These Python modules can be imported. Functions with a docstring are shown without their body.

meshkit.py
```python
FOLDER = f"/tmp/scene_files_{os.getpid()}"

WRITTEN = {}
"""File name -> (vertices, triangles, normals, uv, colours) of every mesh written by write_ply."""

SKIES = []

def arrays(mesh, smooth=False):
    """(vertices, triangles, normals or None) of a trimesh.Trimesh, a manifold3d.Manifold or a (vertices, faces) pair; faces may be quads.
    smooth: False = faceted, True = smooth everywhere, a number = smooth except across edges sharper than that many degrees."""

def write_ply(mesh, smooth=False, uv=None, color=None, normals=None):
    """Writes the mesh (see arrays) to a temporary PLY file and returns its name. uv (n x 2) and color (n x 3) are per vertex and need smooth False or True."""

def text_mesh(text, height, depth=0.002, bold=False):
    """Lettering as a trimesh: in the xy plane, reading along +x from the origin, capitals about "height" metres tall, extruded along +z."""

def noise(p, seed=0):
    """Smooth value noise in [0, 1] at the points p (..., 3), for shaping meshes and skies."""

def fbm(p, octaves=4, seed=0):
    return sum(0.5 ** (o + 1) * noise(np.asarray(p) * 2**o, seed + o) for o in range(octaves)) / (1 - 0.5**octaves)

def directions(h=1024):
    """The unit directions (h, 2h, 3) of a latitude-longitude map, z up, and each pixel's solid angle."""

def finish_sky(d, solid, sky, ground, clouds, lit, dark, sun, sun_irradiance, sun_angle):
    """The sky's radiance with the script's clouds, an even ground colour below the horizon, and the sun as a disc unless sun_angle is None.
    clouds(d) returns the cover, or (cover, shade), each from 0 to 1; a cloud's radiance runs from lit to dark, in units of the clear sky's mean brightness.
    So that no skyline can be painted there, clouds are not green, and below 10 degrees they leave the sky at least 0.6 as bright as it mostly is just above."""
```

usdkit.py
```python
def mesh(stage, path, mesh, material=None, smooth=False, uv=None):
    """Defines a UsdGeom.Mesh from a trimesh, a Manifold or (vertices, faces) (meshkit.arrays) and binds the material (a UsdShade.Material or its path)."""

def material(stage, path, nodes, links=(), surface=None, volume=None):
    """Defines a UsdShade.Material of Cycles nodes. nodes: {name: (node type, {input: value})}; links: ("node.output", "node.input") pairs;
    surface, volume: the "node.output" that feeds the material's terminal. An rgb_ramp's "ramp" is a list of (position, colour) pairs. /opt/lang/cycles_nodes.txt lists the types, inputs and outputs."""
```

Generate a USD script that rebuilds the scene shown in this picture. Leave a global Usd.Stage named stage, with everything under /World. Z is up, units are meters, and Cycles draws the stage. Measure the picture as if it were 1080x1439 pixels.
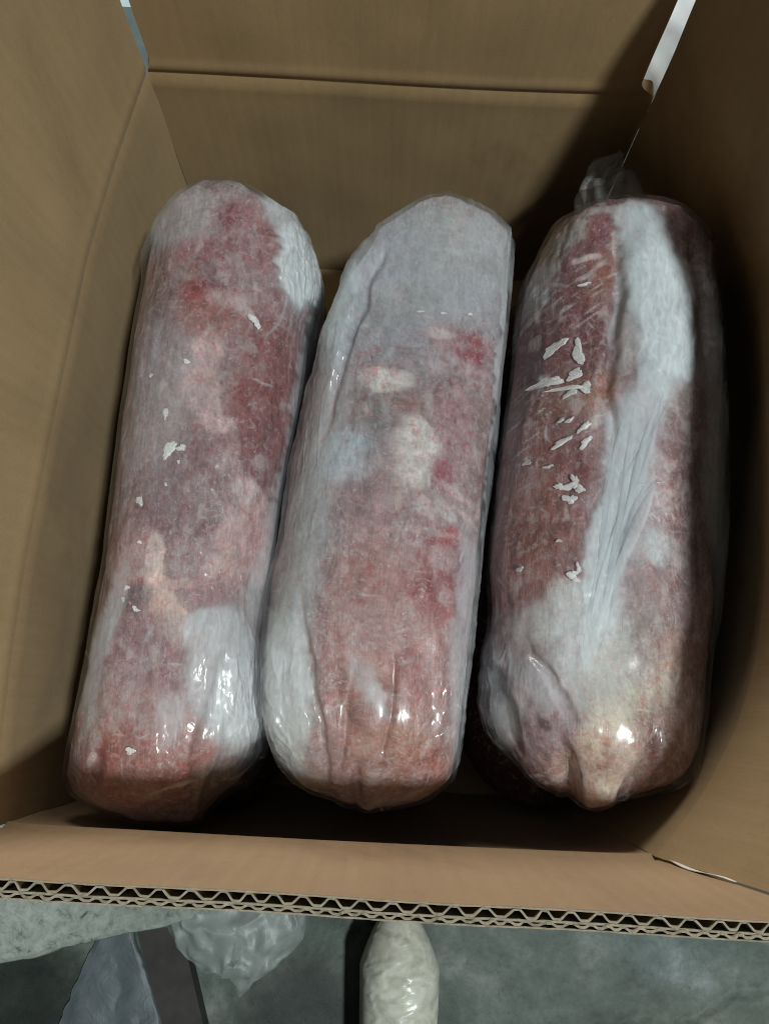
import math
import numpy as np
import trimesh
import usdkit
import meshkit
from meshkit import noise, fbm
from pxr import Gf, Sdf, Usd, UsdGeom, UsdLux, UsdShade, Vt

stage = Usd.Stage.CreateInMemory()
UsdGeom.SetStageUpAxis(stage, UsdGeom.Tokens.z)
UsdGeom.SetStageMetersPerUnit(stage, 1.0)
UsdGeom.Xform.Define(stage, '/World')
UsdGeom.Scope.Define(stage, '/World/Looks')
rng = np.random.default_rng(7)

# ------------------------------------------------------------------ camera
TILT, TWIST = 0.239315, 0.05196
fwd = np.array([0, math.sin(TILT), -math.cos(TILT)])
up0 = np.array([0, math.cos(TILT), math.sin(TILT)])
rt0 = np.array([1.0, 0, 0])
cR = math.cos(TWIST) * rt0 + math.sin(TWIST) * up0
cU = -math.sin(TWIST) * rt0 + math.cos(TWIST) * up0
cam = UsdGeom.Camera.Define(stage, '/World/camera')
m = Gf.Matrix4d(*[float(v) for v in (*cR, 0, *cU, 0, *(-fwd), 0, 0, 0, 0.50, 1)])
cam.AddTransformOp().Set(m)
cam.CreateHorizontalApertureAttr(36.0)
cam.CreateFocalLengthAttr(36.0 * 1056.05 / 1080)
cam.CreateFStopAttr(0.0)
cam.CreateExposureAttr(0.0)
cam.CreateClippingRangeAttr(Gf.Vec2f(0.02, 100))


# ------------------------------------------------------------------ lamps, all out of view
def rect_lamp(name, pos, target, w, h, intensity, color):
    l = UsdLux.RectLight.Define(stage, '/World/' + name)
    z = np.array(pos, float) - np.array(target, float)
    z /= np.linalg.norm(z)
    x = np.cross([0, 1, 0.01], z); x /= np.linalg.norm(x)
    y = np.cross(z, x)
    l.AddTransformOp().Set(Gf.Matrix4d(*[float(v) for v in (*x, 0, *y, 0, *z, 0, *pos, 1)]))
    l.CreateWidthAttr(w); l.CreateHeightAttr(h)
    l.CreateIntensityAttr(intensity); l.CreateColorAttr(Gf.Vec3f(*color))
    return l


rect_lamp('unseen_ceiling_lamp', (0.92, -0.55, 2.35), (0, 0.13, 0.15), 0.16, 0.16, 660.0, (0.94, 1.0, 0.98))  # out of view; throws the right flap's shadow onto the back wall
rect_lamp('unseen_back_lamp', (-0.35, 3.1, 1.35), (0, 0.0, 0.15), 0.9, 0.7, 46.0, (1.0, 0.97, 0.92))  # out of view behind the box, placed to light the front flap
rect_lamp('unseen_ceiling_lamp_001', (-0.2, 0.35, 2.7), (0, 0.13, 0.1), 1.6, 1.6, 0.35, (0.93, 1.0, 0.99))  # broad overhead fill, added to lift the shade on the rolls

# ------------------------------------------------------------------ helpers
used = {}
FLOOR_Z = -0.036      # the shop floor; the box rim is 0.16
LOW = set()           # things standing on the shop floor; their sizes below are given at 1/SIZE
SIZE = 1.072


def numbered(path):
    n = used.get(path, 0)
    used[path] = n + 1
    return path if n == 0 else f'{path}_{n:03d}'


BASES = {}


def thing(name, label, cat, loc=(0, 0, 0), group=None, low=False):
    p = numbered('/World/' + name)
    if low:
        LOW.add(p)
        loc = (loc[0] * SIZE, loc[1] * SIZE, loc[2] + FLOOR_Z)
    x = UsdGeom.Xform.Define(stage, p)
    x.AddTranslateOp().Set(Gf.Vec3d(*map(float, loc)))
    pr = x.GetPrim()
    pr.SetCustomDataByKey('label', label)
    pr.SetCustomDataByKey('category', cat)
    if group:
        pr.SetCustomDataByKey('group', group)
    BASES[p] = np.array(loc, float)
    return p


def obj(name, mesh, mat, parent='/World', label=None, smooth=True, cat=None, kind=None, prim=None):
    """One Mesh prim, vertices given in world metres."""
    p = numbered(f'{parent}/{name}')
    v, f = (mesh.vertices, mesh.faces) if hasattr(mesh, 'faces') else (np.asarray(mesh[0], float), np.asarray(mesh[1], int))
    base = BASES.get(parent, np.zeros(3))
    if parent in LOW:
        v = np.asarray(v, float) * SIZE + np.array([0, 0, FLOOR_Z])
    BASES[p] = base
    g = usdkit.mesh(stage, p, (np.asarray(v, float) - base, f), mat, smooth=smooth)
    for k, a in (prim or {}).items():
        a = np.asarray(a, np.float32)
        if a.ndim == 2:
            UsdGeom.PrimvarsAPI(g).CreatePrimvar(k, Sdf.ValueTypeNames.Color3fArray, 'vertex').Set(Vt.Vec3fArray.FromNumpy(a))
        else:
            UsdGeom.PrimvarsAPI(g).CreatePrimvar(k, Sdf.ValueTypeNames.FloatArray, 'vertex').Set(Vt.FloatArray.FromNumpy(a))
    pr = g.GetPrim()
    for k, t in (('label', label), ('category', cat), ('kind', kind)):
        if t:
            pr.SetCustomDataByKey(k, t)
    return p


def grid_faces(nu, nv, flip=False, close_u=False):
    i = np.arange(nu if close_u else nu - 1)[:, None]
    j = np.arange(nv - 1)[None, :]
    i2 = (i + 1) % nu
    a, b, c, d = i * nv + j, i2 * nv + j, i2 * nv + j + 1, i * nv + j + 1
    q = np.stack([a, b, c, d], -1).reshape(-1, 4)
    if flip:
        q = q[:, ::-1]
    return np.vstack([q[:, [0, 1, 2]], q[:, [0, 2, 3]]])


def sheet(P, thick):
    """A closed board: P (nu, nv, 3) is its face towards -normal; thickness goes along the grid normal du x dv."""
    nu, nv = P.shape[:2]
    du = np.gradient(P, axis=0); dv = np.gradient(P, axis=1)
    n = np.cross(du, dv); n /= np.linalg.norm(n, axis=-1, keepdims=True)
    Q = P + n * thick
    v = np.concatenate([P.reshape(-1, 3), Q.reshape(-1, 3)])
    N = nu * nv
    f = [grid_faces(nu, nv, True), grid_faces(nu, nv) + N]
    ring = np.concatenate([np.arange(nu) * nv, (nu - 1) * nv + np.arange(1, nv), (np.arange(nu - 2, -1, -1)) * nv + nv - 1, np.arange(nv - 2, -1, -1)])
    a, b = ring[:-1], ring[1:]
    # side walls get vertices of their own so that edges stay crisp
    vs = np.concatenate([v[a], v[b], v[b + N], v[a + N]])
    k = len(a); o = 2 * N + np.arange(k)
    f.append(np.stack([o, o + k, o + 2 * k], 1)); f.append(np.stack([o, o + 2 * k, o + 3 * k], 1))
    return np.concatenate([v, vs]), np.concatenate(f)


def mat(name, nodes, links, surface):
    return usdkit.material(stage, '/World/Looks/' + name, nodes, links, surface=surface)


# ------------------------------------------------------------------ materials
def cardboard(name, tint, flute_axis):
    sc = {'x': (330, 14, 14), 'y': (14, 330, 14)}[flute_axis]
    return mat(name, {
        'g': ('geometry', {}),
        'm1': ('mapping', {'mapping_type': 'point', 'scale': (16, 16, 10)}),
        'n1': ('noise_texture', {'scale': 1.0, 'detail': 5.0, 'roughness': 0.6}),
        'm2': ('mapping', {'mapping_type': 'point', 'scale': sc}),
        'n2': ('noise_texture', {'scale': 1.0, 'detail': 3.0, 'roughness': 0.6}),
        'n3': ('noise_texture', {'scale': 900.0, 'detail': 3.0, 'roughness': 0.7}),
        'r1': ('rgb_ramp', {'ramp': [(0.25, tuple(0.84 * c for c in tint)), (0.5, tint), (0.78, tuple(min(1, 1.13 * c) for c in tint))]}),
        'r2': ('rgb_ramp', {'ramp': [(0.3, (0.955, 0.955, 0.955)), (0.7, (1.0, 1.0, 1.0))]}),
        'r3': ('rgb_ramp', {'ramp': [(0.3, (0.90, 0.89, 0.88)), (0.6, (1, 1, 1))]}),
        'w': ('wave_texture', {'wave_type': 'bands', 'bands_direction': flute_axis, 'profile': 'sine', 'scale': 38.8, 'distortion': 1.2, 'detail': 2.0, 'detail_scale': 2.0}),
        'r4': ('rgb_ramp', {'ramp': [(0.0, (0.972, 0.97, 0.965)), (1.0, (1, 1, 1))]}),
        'n5': ('noise_texture', {'scale': 7.0, 'detail': 7.0, 'roughness': 0.62, 'distortion': 0.8}),
        'r5': ('rgb_ramp', {'ramp': [(0.30, (0.74, 0.71, 0.68)), (0.44, (0.96, 0.96, 0.95)), (0.6, (1, 1, 1))]}),
        'n6': ('noise_texture', {'scale': 45.0, 'detail': 8.0, 'roughness': 0.8, 'distortion': 2.0}),
        'r6': ('rgb_ramp', {'ramp': [(0.66, (1, 1, 1)), (0.72, (1.10, 1.11, 1.13))]}),
        'x4': ('mix_color', {'blend_type': 'multiply', 'fac': 1.0}),
        'x5': ('mix_color', {'blend_type': 'multiply', 'fac': 1.0}),
        'x6': ('mix_color', {'blend_type': 'multiply', 'fac': 1.0, 'use_clamp': False}),
        'x1': ('mix_color', {'blend_type': 'multiply', 'fac': 1.0}),
        'x2': ('mix_color', {'blend_type': 'multiply', 'fac': 1.0}),
        'b': ('bump', {'strength': 0.25, 'distance': 0.0006}),
        'p': ('principled_bsdf', {'roughness': 0.72, 'specular_ior_level': 0.35, 'sheen_weight': 0.05}),
    }, [('g.position', 'm1.vector'), ('m1.vector', 'n1.vector'), ('g.position', 'm2.vector'), ('m2.vector', 'n2.vector'), ('g.position', 'n3.vector'),
        ('n1.fac', 'r1.fac'), ('n2.fac', 'r2.fac'), ('n3.fac', 'r3.fac'), ('r1.color', 'x1.a'), ('r2.color', 'x1.b'), ('x1.result', 'x2.a'), ('r3.color', 'x2.b'),
        ('g.position', 'w.vector'), ('w.fac', 'r4.fac'), ('g.position', 'n5.vector'), ('n5.fac', 'r5.fac'), ('g.position', 'n6.vector'), ('n6.fac', 'r6.fac'),
        ('x2.result', 'x4.a'), ('r4.color', 'x4.b'), ('x4.result', 'x5.a'), ('r5.color', 'x5.b'), ('x5.result', 'x6.a'), ('r6.color', 'x6.b'),
        ('x6.result', 'p.base_color'), ('n2.fac', 'b.height'), ('b.normal', 'p.normal')], 'p.BSDF')


KRAFT = cardboard('kraft_board', (0.340, 0.236, 0.118), 'x')
KRAFT_SIDE = cardboard('kraft_board_side', (0.360, 0.256, 0.134), 'y')
KRAFT_FRONT = cardboard('kraft_board_front', (0.40, 0.275, 0.16), 'x')


def plain(name, color, rough, spec=0.4, noise_scale=60.0, amount=0.25, bump=0.0):
    c = np.array(color)
    return mat(name, {
        'g': ('geometry', {}),
        'n': ('noise_texture', {'scale': noise_scale, 'detail': 5.0, 'roughness': 0.65}),
        'r': ('rgb_ramp', {'ramp': [(0.3, tuple(c * (1 - amount))), (0.7, tuple(np.minimum(1, c * (1 + amount))))]}),
        'b': ('bump', {'strength': 0.4, 'distance': bump}),
        'p': ('principled_bsdf', {'roughness': rough, 'specular_ior_level': spec}),
    }, [('g.position', 'n.vector'), ('n.fac', 'r.fac'), ('r.color', 'p.base_color')] + ([('n.fac', 'b.height'), ('b.normal', 'p.normal')] if bump else []), 'p.BSDF')


PAPER_EDGE = plain('cut_paper_edge', (0.25, 0.222, 0.165), 0.9, 0.2, 700.0, 0.25)
SHADED_FLUTE = plain('shaded_flute_paper', (0.11, 0.088, 0.052), 0.9, 0.2, 500.0, 0.2)  # darker than the board: shade inside the flute holes put into the colour

TORN = plain('torn_white_paper', (0.72, 0.70, 0.64), 0.9, 0.2, 300.0, 0.1)

MEAT = mat('frozen_meat', {
    'a': ('attribute', {'attribute': 'paint'}),
    'g': ('geometry', {}),
    'n': ('noise_texture', {'scale': 520.0, 'detail': 6.0, 'roughness': 0.7, 'distortion': 0.6}),
    'r': ('rgb_ramp', {'ramp': [(0.25, (0.80, 0.76, 0.76)), (0.5, (1, 1, 1)), (0.75, (1.14, 1.16, 1.17))]}),
    'x': ('mix_color', {'blend_type': 'multiply', 'fac': 1.0, 'use_clamp': False}),
    'na': ('noise_texture', {'scale': 150.0, 'detail': 9.0, 'roughness': 0.68, 'distortion': 1.6}),
    'ra': ('map_range', {'value': 0.5, 'from_min': 0.555, 'from_max': 0.60, 'to_min': 0.0, 'to_max': 0.34, 'clamp': True}),
    'ya': ('mix_color', {'blend_type': 'mix', 'b': (0.50, 0.42, 0.415)}),
    'nb': ('noise_texture', {'scale': 480.0, 'detail': 6.0, 'roughness': 0.7, 'distortion': 0.8}),
    'rb': ('map_range', {'value': 0.5, 'from_min': 0.60, 'from_max': 0.635, 'to_min': 0.0, 'to_max': 0.5, 'clamp': True}),
    'yb': ('mix_color', {'blend_type': 'mix', 'b': (0.58, 0.53, 0.53)}),
    'nc': ('noise_texture', {'scale': 210.0, 'detail': 8.0, 'roughness': 0.7, 'distortion': 1.0}),
    'rc': ('map_range', {'value': 0.5, 'from_min': 0.40, 'from_max': 0.445, 'to_min': 0.68, 'to_max': 1.0, 'clamp': True}),
    'cc': ('combine_color', {'color_type': 'rgb', 'r': 1.0}),
    'yc': ('mix_color', {'blend_type': 'multiply', 'fac': 1.0, 'use_clamp': False}),
    'm': ('mapping', {'mapping_type': 'point', 'scale': (420, 90, 420)}),
    'n2': ('noise_texture', {'scale': 1.0, 'detail': 4.0, 'roughness': 0.6, 'distortion': 1.0}),
    'b': ('bump', {'strength': 0.6, 'distance': 0.0009}),
    'p': ('principled_bsdf', {'roughness': 0.46, 'specular_ior_level': 0.4, 'coat_weight': 0.15, 'coat_roughness': 0.3,
                              'subsurface_weight': 0.15, 'subsurface_scale': 0.002, 'subsurface_radius': (1.0, 0.5, 0.4)}),
}, [('a.color', 'x.a'), ('g.position', 'n.vector'), ('n.fac', 'r.fac'), ('r.color', 'x.b'), ('g.position', 'na.vector'), ('na.fac', 'ra.value'), ('ra.result', 'ya.fac'), ('x.result', 'ya.a'),
    ('g.position', 'nb.vector'), ('nb.fac', 'rb.value'), ('rb.result', 'yb.fac'), ('ya.result', 'yb.a'),
    ('g.position', 'nc.vector'), ('nc.fac', 'rc.value'), ('rc.result', 'cc.g'), ('rc.result', 'cc.b'), ('yb.result', 'yc.a'), ('cc.color', 'yc.b'), ('yc.result', 'p.base_color'),
    ('g.position', 'm.vector'), ('m.vector', 'n2.vector'), ('n2.fac', 'b.height'), ('b.normal', 'p.normal')], 'p.BSDF')

FILM = mat('cloudy_film', {
    'a': ('attribute', {'attribute': 'haze'}),
    'g': ('geometry', {}),
    'm': ('mapping', {'mapping_type': 'point', 'scale': (320, 110, 220), 'rotation': (0, 0, 0.12)}),
    'n': ('noise_texture', {'scale': 1.0, 'detail': 6.0, 'roughness': 0.65, 'distortion': 0.8}),
    'mm': ('map_range', {'value': 0.5, 'from_min': 0.3, 'from_max': 0.7, 'to_min': 0.7, 'to_max': 1.25, 'clamp': True}),
    'h': ('math', {'math_type': 'multiply', 'use_clamp': True}),
    'b': ('bump', {'strength': 0.2, 'distance': 0.0005}),
    't': ('transparent_bsdf', {'color': (0.97, 0.97, 0.98)}),
    'gl': ('glossy_bsdf', {'color': (1, 1, 1), 'roughness': 0.19}),
    'lw': ('layer_weight', {'blend': 0.5}),
    'pw': ('math', {'math_type': 'power', 'value2': 4.0}),
    'f': ('math', {'math_type': 'multiply_add', 'value2': 0.5, 'value3': 0.05}),
    'clear': ('mix_closure', {}),
    'white': ('principled_bsdf', {'base_color': (0.72, 0.79, 0.83), 'roughness': 0.28, 'specular_ior_level': 0.6}),
    'mix': ('mix_closure', {}),
}, [('g.position', 'm.vector'), ('m.vector', 'n.vector'), ('n.fac', 'mm.value'), ('a.fac', 'h.value1'), ('mm.result', 'h.value2'),
    ('n.fac', 'b.height'), ('b.normal', 'gl.normal'), ('b.normal', 'white.normal'),
    ('lw.facing', 'pw.value1'), ('pw.value', 'f.value1'), ('f.value', 'clear.fac'), ('t.BSDF', 'clear.closure1'), ('gl.BSDF', 'clear.closure2'),
    ('h.value', 'mix.fac'), ('clear.closure', 'mix.closure1'), ('white.BSDF', 'mix.closure2')], 'mix.closure')


def cloudy(name, color, haze, rough=0.25, scale=(90, 60, 90)):
    return mat(name, {
        'g': ('geometry', {}),
        'm': ('mapping', {'mapping_type': 'point', 'scale': scale}),
        'n': ('noise_texture', {'scale': 1.0, 'detail': 6.0, 'roughness': 0.65, 'distortion': 1.0}),
        'mm': ('map_range', {'value': 0.5, 'from_min': 0.3, 'from_max': 0.7, 'to_min': haze * 0.6, 'to_max': min(1.0, haze * 1.35), 'clamp': True}),
        'b': ('bump', {'strength': 0.5, 'distance': 0.002}),
        't': ('transparent_bsdf', {'color': (0.96, 0.97, 0.97)}),
        'gl': ('glossy_bsdf', {'color': (1, 1, 1), 'roughness': rough}),
        'lw': ('layer_weight', {'blend': 0.5}),
        'pw': ('math', {'math_type': 'power', 'value2': 4.0}),
        'f': ('math', {'math_type': 'multiply_add', 'value2': 0.5, 'value3': 0.05}),
        'clear': ('mix_closure', {}),
        'white': ('principled_bsdf', {'base_color': color, 'roughness': max(0.35, rough)}),
        'mix': ('mix_closure', {}),
    }, [('g.position', 'm.vector'), ('m.vector', 'n.vector'), ('n.fac', 'mm.value'), ('n.fac', 'b.height'), ('b.normal', 'gl.normal'), ('b.normal', 'white.normal'),
        ('lw.facing', 'pw.value1'), ('pw.value', 'f.value1'), ('f.value', 'clear.fac'), ('t.BSDF', 'clear.closure1'), ('gl.BSDF', 'clear.closure2'),
        ('mm.result', 'mix.fac'), ('clear.closure', 'mix.closure1'), ('white.BSDF', 'mix.closure2')], 'mix.closure')


BAG_TAIL = cloudy('thin_bag_film', (0.42, 0.42, 0.40), 0.30, 0.3, (120, 400, 120))
GREY_BAG = cloudy('grey_bag_film', (0.33, 0.38, 0.37), 0.55, 0.45, (60, 60, 60))
GREY_SHEET = cloudy('grey_sheet_film', (0.12, 0.15, 0.165), 0.6, 0.55, (60, 60, 60))
WHITE_FILM = plain('white_plastic', (0.74, 0.78, 0.80), 0.4, 0.5, 40.0, 0.12)
PALE_BLUE = plain('pale_blue_plastic', (0.36, 0.47, 0.50), 0.4, 0.5, 40.0, 0.2)
FROST = mat('white_frost_flake', {
    'g': ('geometry', {}),
    'n': ('noise_texture', {'scale': 1500.0, 'detail': 5.0, 'roughness': 0.7}),
    'mr': ('map_range', {'value': 0.5, 'from_min': 0.36, 'from_max': 0.56, 'to_min': 0.5, 'to_max': 1.0, 'clamp': True}),
    't': ('transparent_bsdf', {}),
    'p': ('principled_bsdf', {'base_color': (0.86, 0.87, 0.85), 'roughness': 0.45}),
    'm': ('mix_closure', {}),
}, [('g.position', 'n.vector'), ('n.fac', 'mr.value'), ('mr.result', 'm.fac'), ('t.BSDF', 'm.closure1'), ('p.BSDF', 'm.closure2')], 'm.closure')
DARK_BAR = plain('dark_stained_wood', (0.028, 0.026, 0.024), 0.6, 0.4, 60.0, 0.4)
SLAB = mat('pitted_pale_stone', {
    'g': ('geometry', {}),
    'n': ('noise_texture', {'scale': 150.0, 'detail': 8.0, 'roughness': 0.7, 'distortion': 0.5}),
    'r': ('rgb_ramp', {'ramp': [(0.33, (0.05, 0.06, 0.05)), (0.43, (0.18, 0.215, 0.19)), (0.6, (0.26, 0.30, 0.275)), (0.8, (0.34, 0.38, 0.37))]}),
    'b': ('bump', {'strength': 0.6, 'distance': 0.001}),
    'p': ('principled_bsdf', {'roughness': 0.7}),
}, [('g.position', 'n.vector'), ('n.fac', 'r.fac'), ('r.color', 'p.base_color'), ('n.fac', 'b.height'), ('b.normal', 'p.normal')], 'p.BSDF')
CONCRETE = mat('dark_concrete', {  # mottled dark greenish concrete, one tone range for the whole floor
    'g': ('geometry', {}),
    'n': ('noise_texture', {'scale': 16.0, 'detail': 10.0, 'roughness': 0.72, 'distortion': 0.2}),
    'r': ('rgb_ramp', {'ramp': [(0.36, (0.020, 0.030, 0.025)), (0.46, (0.052, 0.074, 0.062)), (0.55, (0.088, 0.113, 0.097)), (0.68, (0.19, 0.21, 0.195))]}),
    'n2': ('noise_texture', {'scale': 150.0, 'detail': 9.0, 'roughness': 0.85}),
    'r2': ('rgb_ramp', {'ramp': [(0.34, (0.40, 0.43, 0.42)), (0.46, (0.92, 0.94, 0.93)), (0.7, (1.12, 1.12, 1.12))]}),
    'x': ('mix_color', {'blend_type': 'multiply', 'fac': 0.9, 'use_clamp': False}),
    'a': ('attribute', {'attribute': 'stain_shade'}),
    'x2': ('mix_color', {'blend_type': 'multiply', 'fac': 1.0, 'use_clamp': False}),
    'b': ('bump', {'strength': 0.3, 'distance': 0.001}),
    'p': ('principled_bsdf', {'roughness': 0.55, 'specular_ior_level': 0.4}),
}, [('g.position', 'n.vector'), ('g.position', 'n2.vector'), ('n.fac', 'r.fac'), ('n2.fac', 'r2.fac'), ('r.color', 'x.a'), ('r2.color', 'x.b'),
    ('x.result', 'x2.a'), ('a.color', 'x2.b'), ('x2.result', 'p.base_color'), ('n2.fac', 'b.height'), ('b.normal', 'p.normal')], 'p.BSDF')

# ------------------------------------------------------------------ the floor
x = np.concatenate([np.linspace(-6, -0.5, 12)[:-1], np.linspace(-0.5, 0.5, 260), np.linspace(0.5, 6, 12)[1:]])
y = np.concatenate([np.linspace(-6, -0.45, 12)[:-1], np.linspace(-0.45, 0.0, 130), np.linspace(0.0, 6, 24)[1:]])
X, Y = np.meshgrid(x, y, indexing='ij')
near = np.exp(-((X / 0.6) ** 2 + ((Y + 0.15) / 0.5) ** 2))
Zf = (fbm(np.stack([X * 30, Y * 30, 0 * X], -1), 3, 5) - 0.5) * 0.0016 * near
# a wandering crack, its lower side a little higher
yc = np.interp(X, [0.10, 0.16, 0.20, 0.215, 0.24, 0.27, 0.5], [-0.186, -0.181, -0.176, -0.165, -0.158, -0.156, -0.15]) + (fbm(np.stack([X * 130, 0 * X, 0 * X], -1), 3, 3) - 0.5) * 0.008
on = np.clip((X - 0.10) / 0.05, 0, 1)
Zf -= 0.0022 * np.exp(-((Y - yc) / 0.0013) ** 2) * on
Zf += 0.002 * on * (1 / (1 + np.exp(np.clip((Y - yc) / 0.0015, -30, 30)))) * near
P3 = np.stack([X, Y, Zf], -1)
pp = P3.reshape(-1, 3)
st = np.ones((len(pp), 3))


def spot(a, cx, cy, rx, ry, col, s=1.0, w=0.35, seed=0):
    q = np.hypot((pp[:, 0] - cx) / rx, (pp[:, 1] - cy) / ry) + w * (fbm(np.c_[pp[:, :2] * 60, 0 * pp[:, 0]], 3, seed) - 0.5) * 2
    k = (1 / (1 + np.exp((q - 1) * 7)))[:, None] * s
    return a * (1 - k) + np.array(col) * k


st = spot(st, -0.035, -0.185, 0.035, 0.032, (0.22, 0.24, 0.23), 1, 0.25, 1)     # dark patch
st = spot(st, -0.20, -0.19, 0.075, 0.035, (0.20, 0.21, 0.20), 1, 0.3, 2)  # shade below the slab edge, painted dark
st = spot(st, 0.185, -0.142, 0.03, 0.018, (1.5, 1.55, 1.75), 0.8, 0.6, 3)       # pale worn patch
st = spot(st, 0.24, -0.13, 0.03, 0.014, (1.5, 1.6, 1.65), 0.8, 0.6, 4)
st = spot(st, 0.115, -0.191, 0.016, 0.007, (0.25, 0.27, 0.26), 1, 0.3, 5)
st = spot(st, 0.20, -0.19, 0.06, 0.02, (1.15, 1.08, 1.0), 0.8, 0.4, 6)
pp = pp * SIZE + np.array([0, 0, FLOOR_Z])
obj('floor', (pp, grid_faces(len(x), len(y))), CONCRETE, kind='structure', prim={'stain_shade': st},
    label='greenish grey stained concrete floor under and around the cardboard box')

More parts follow.
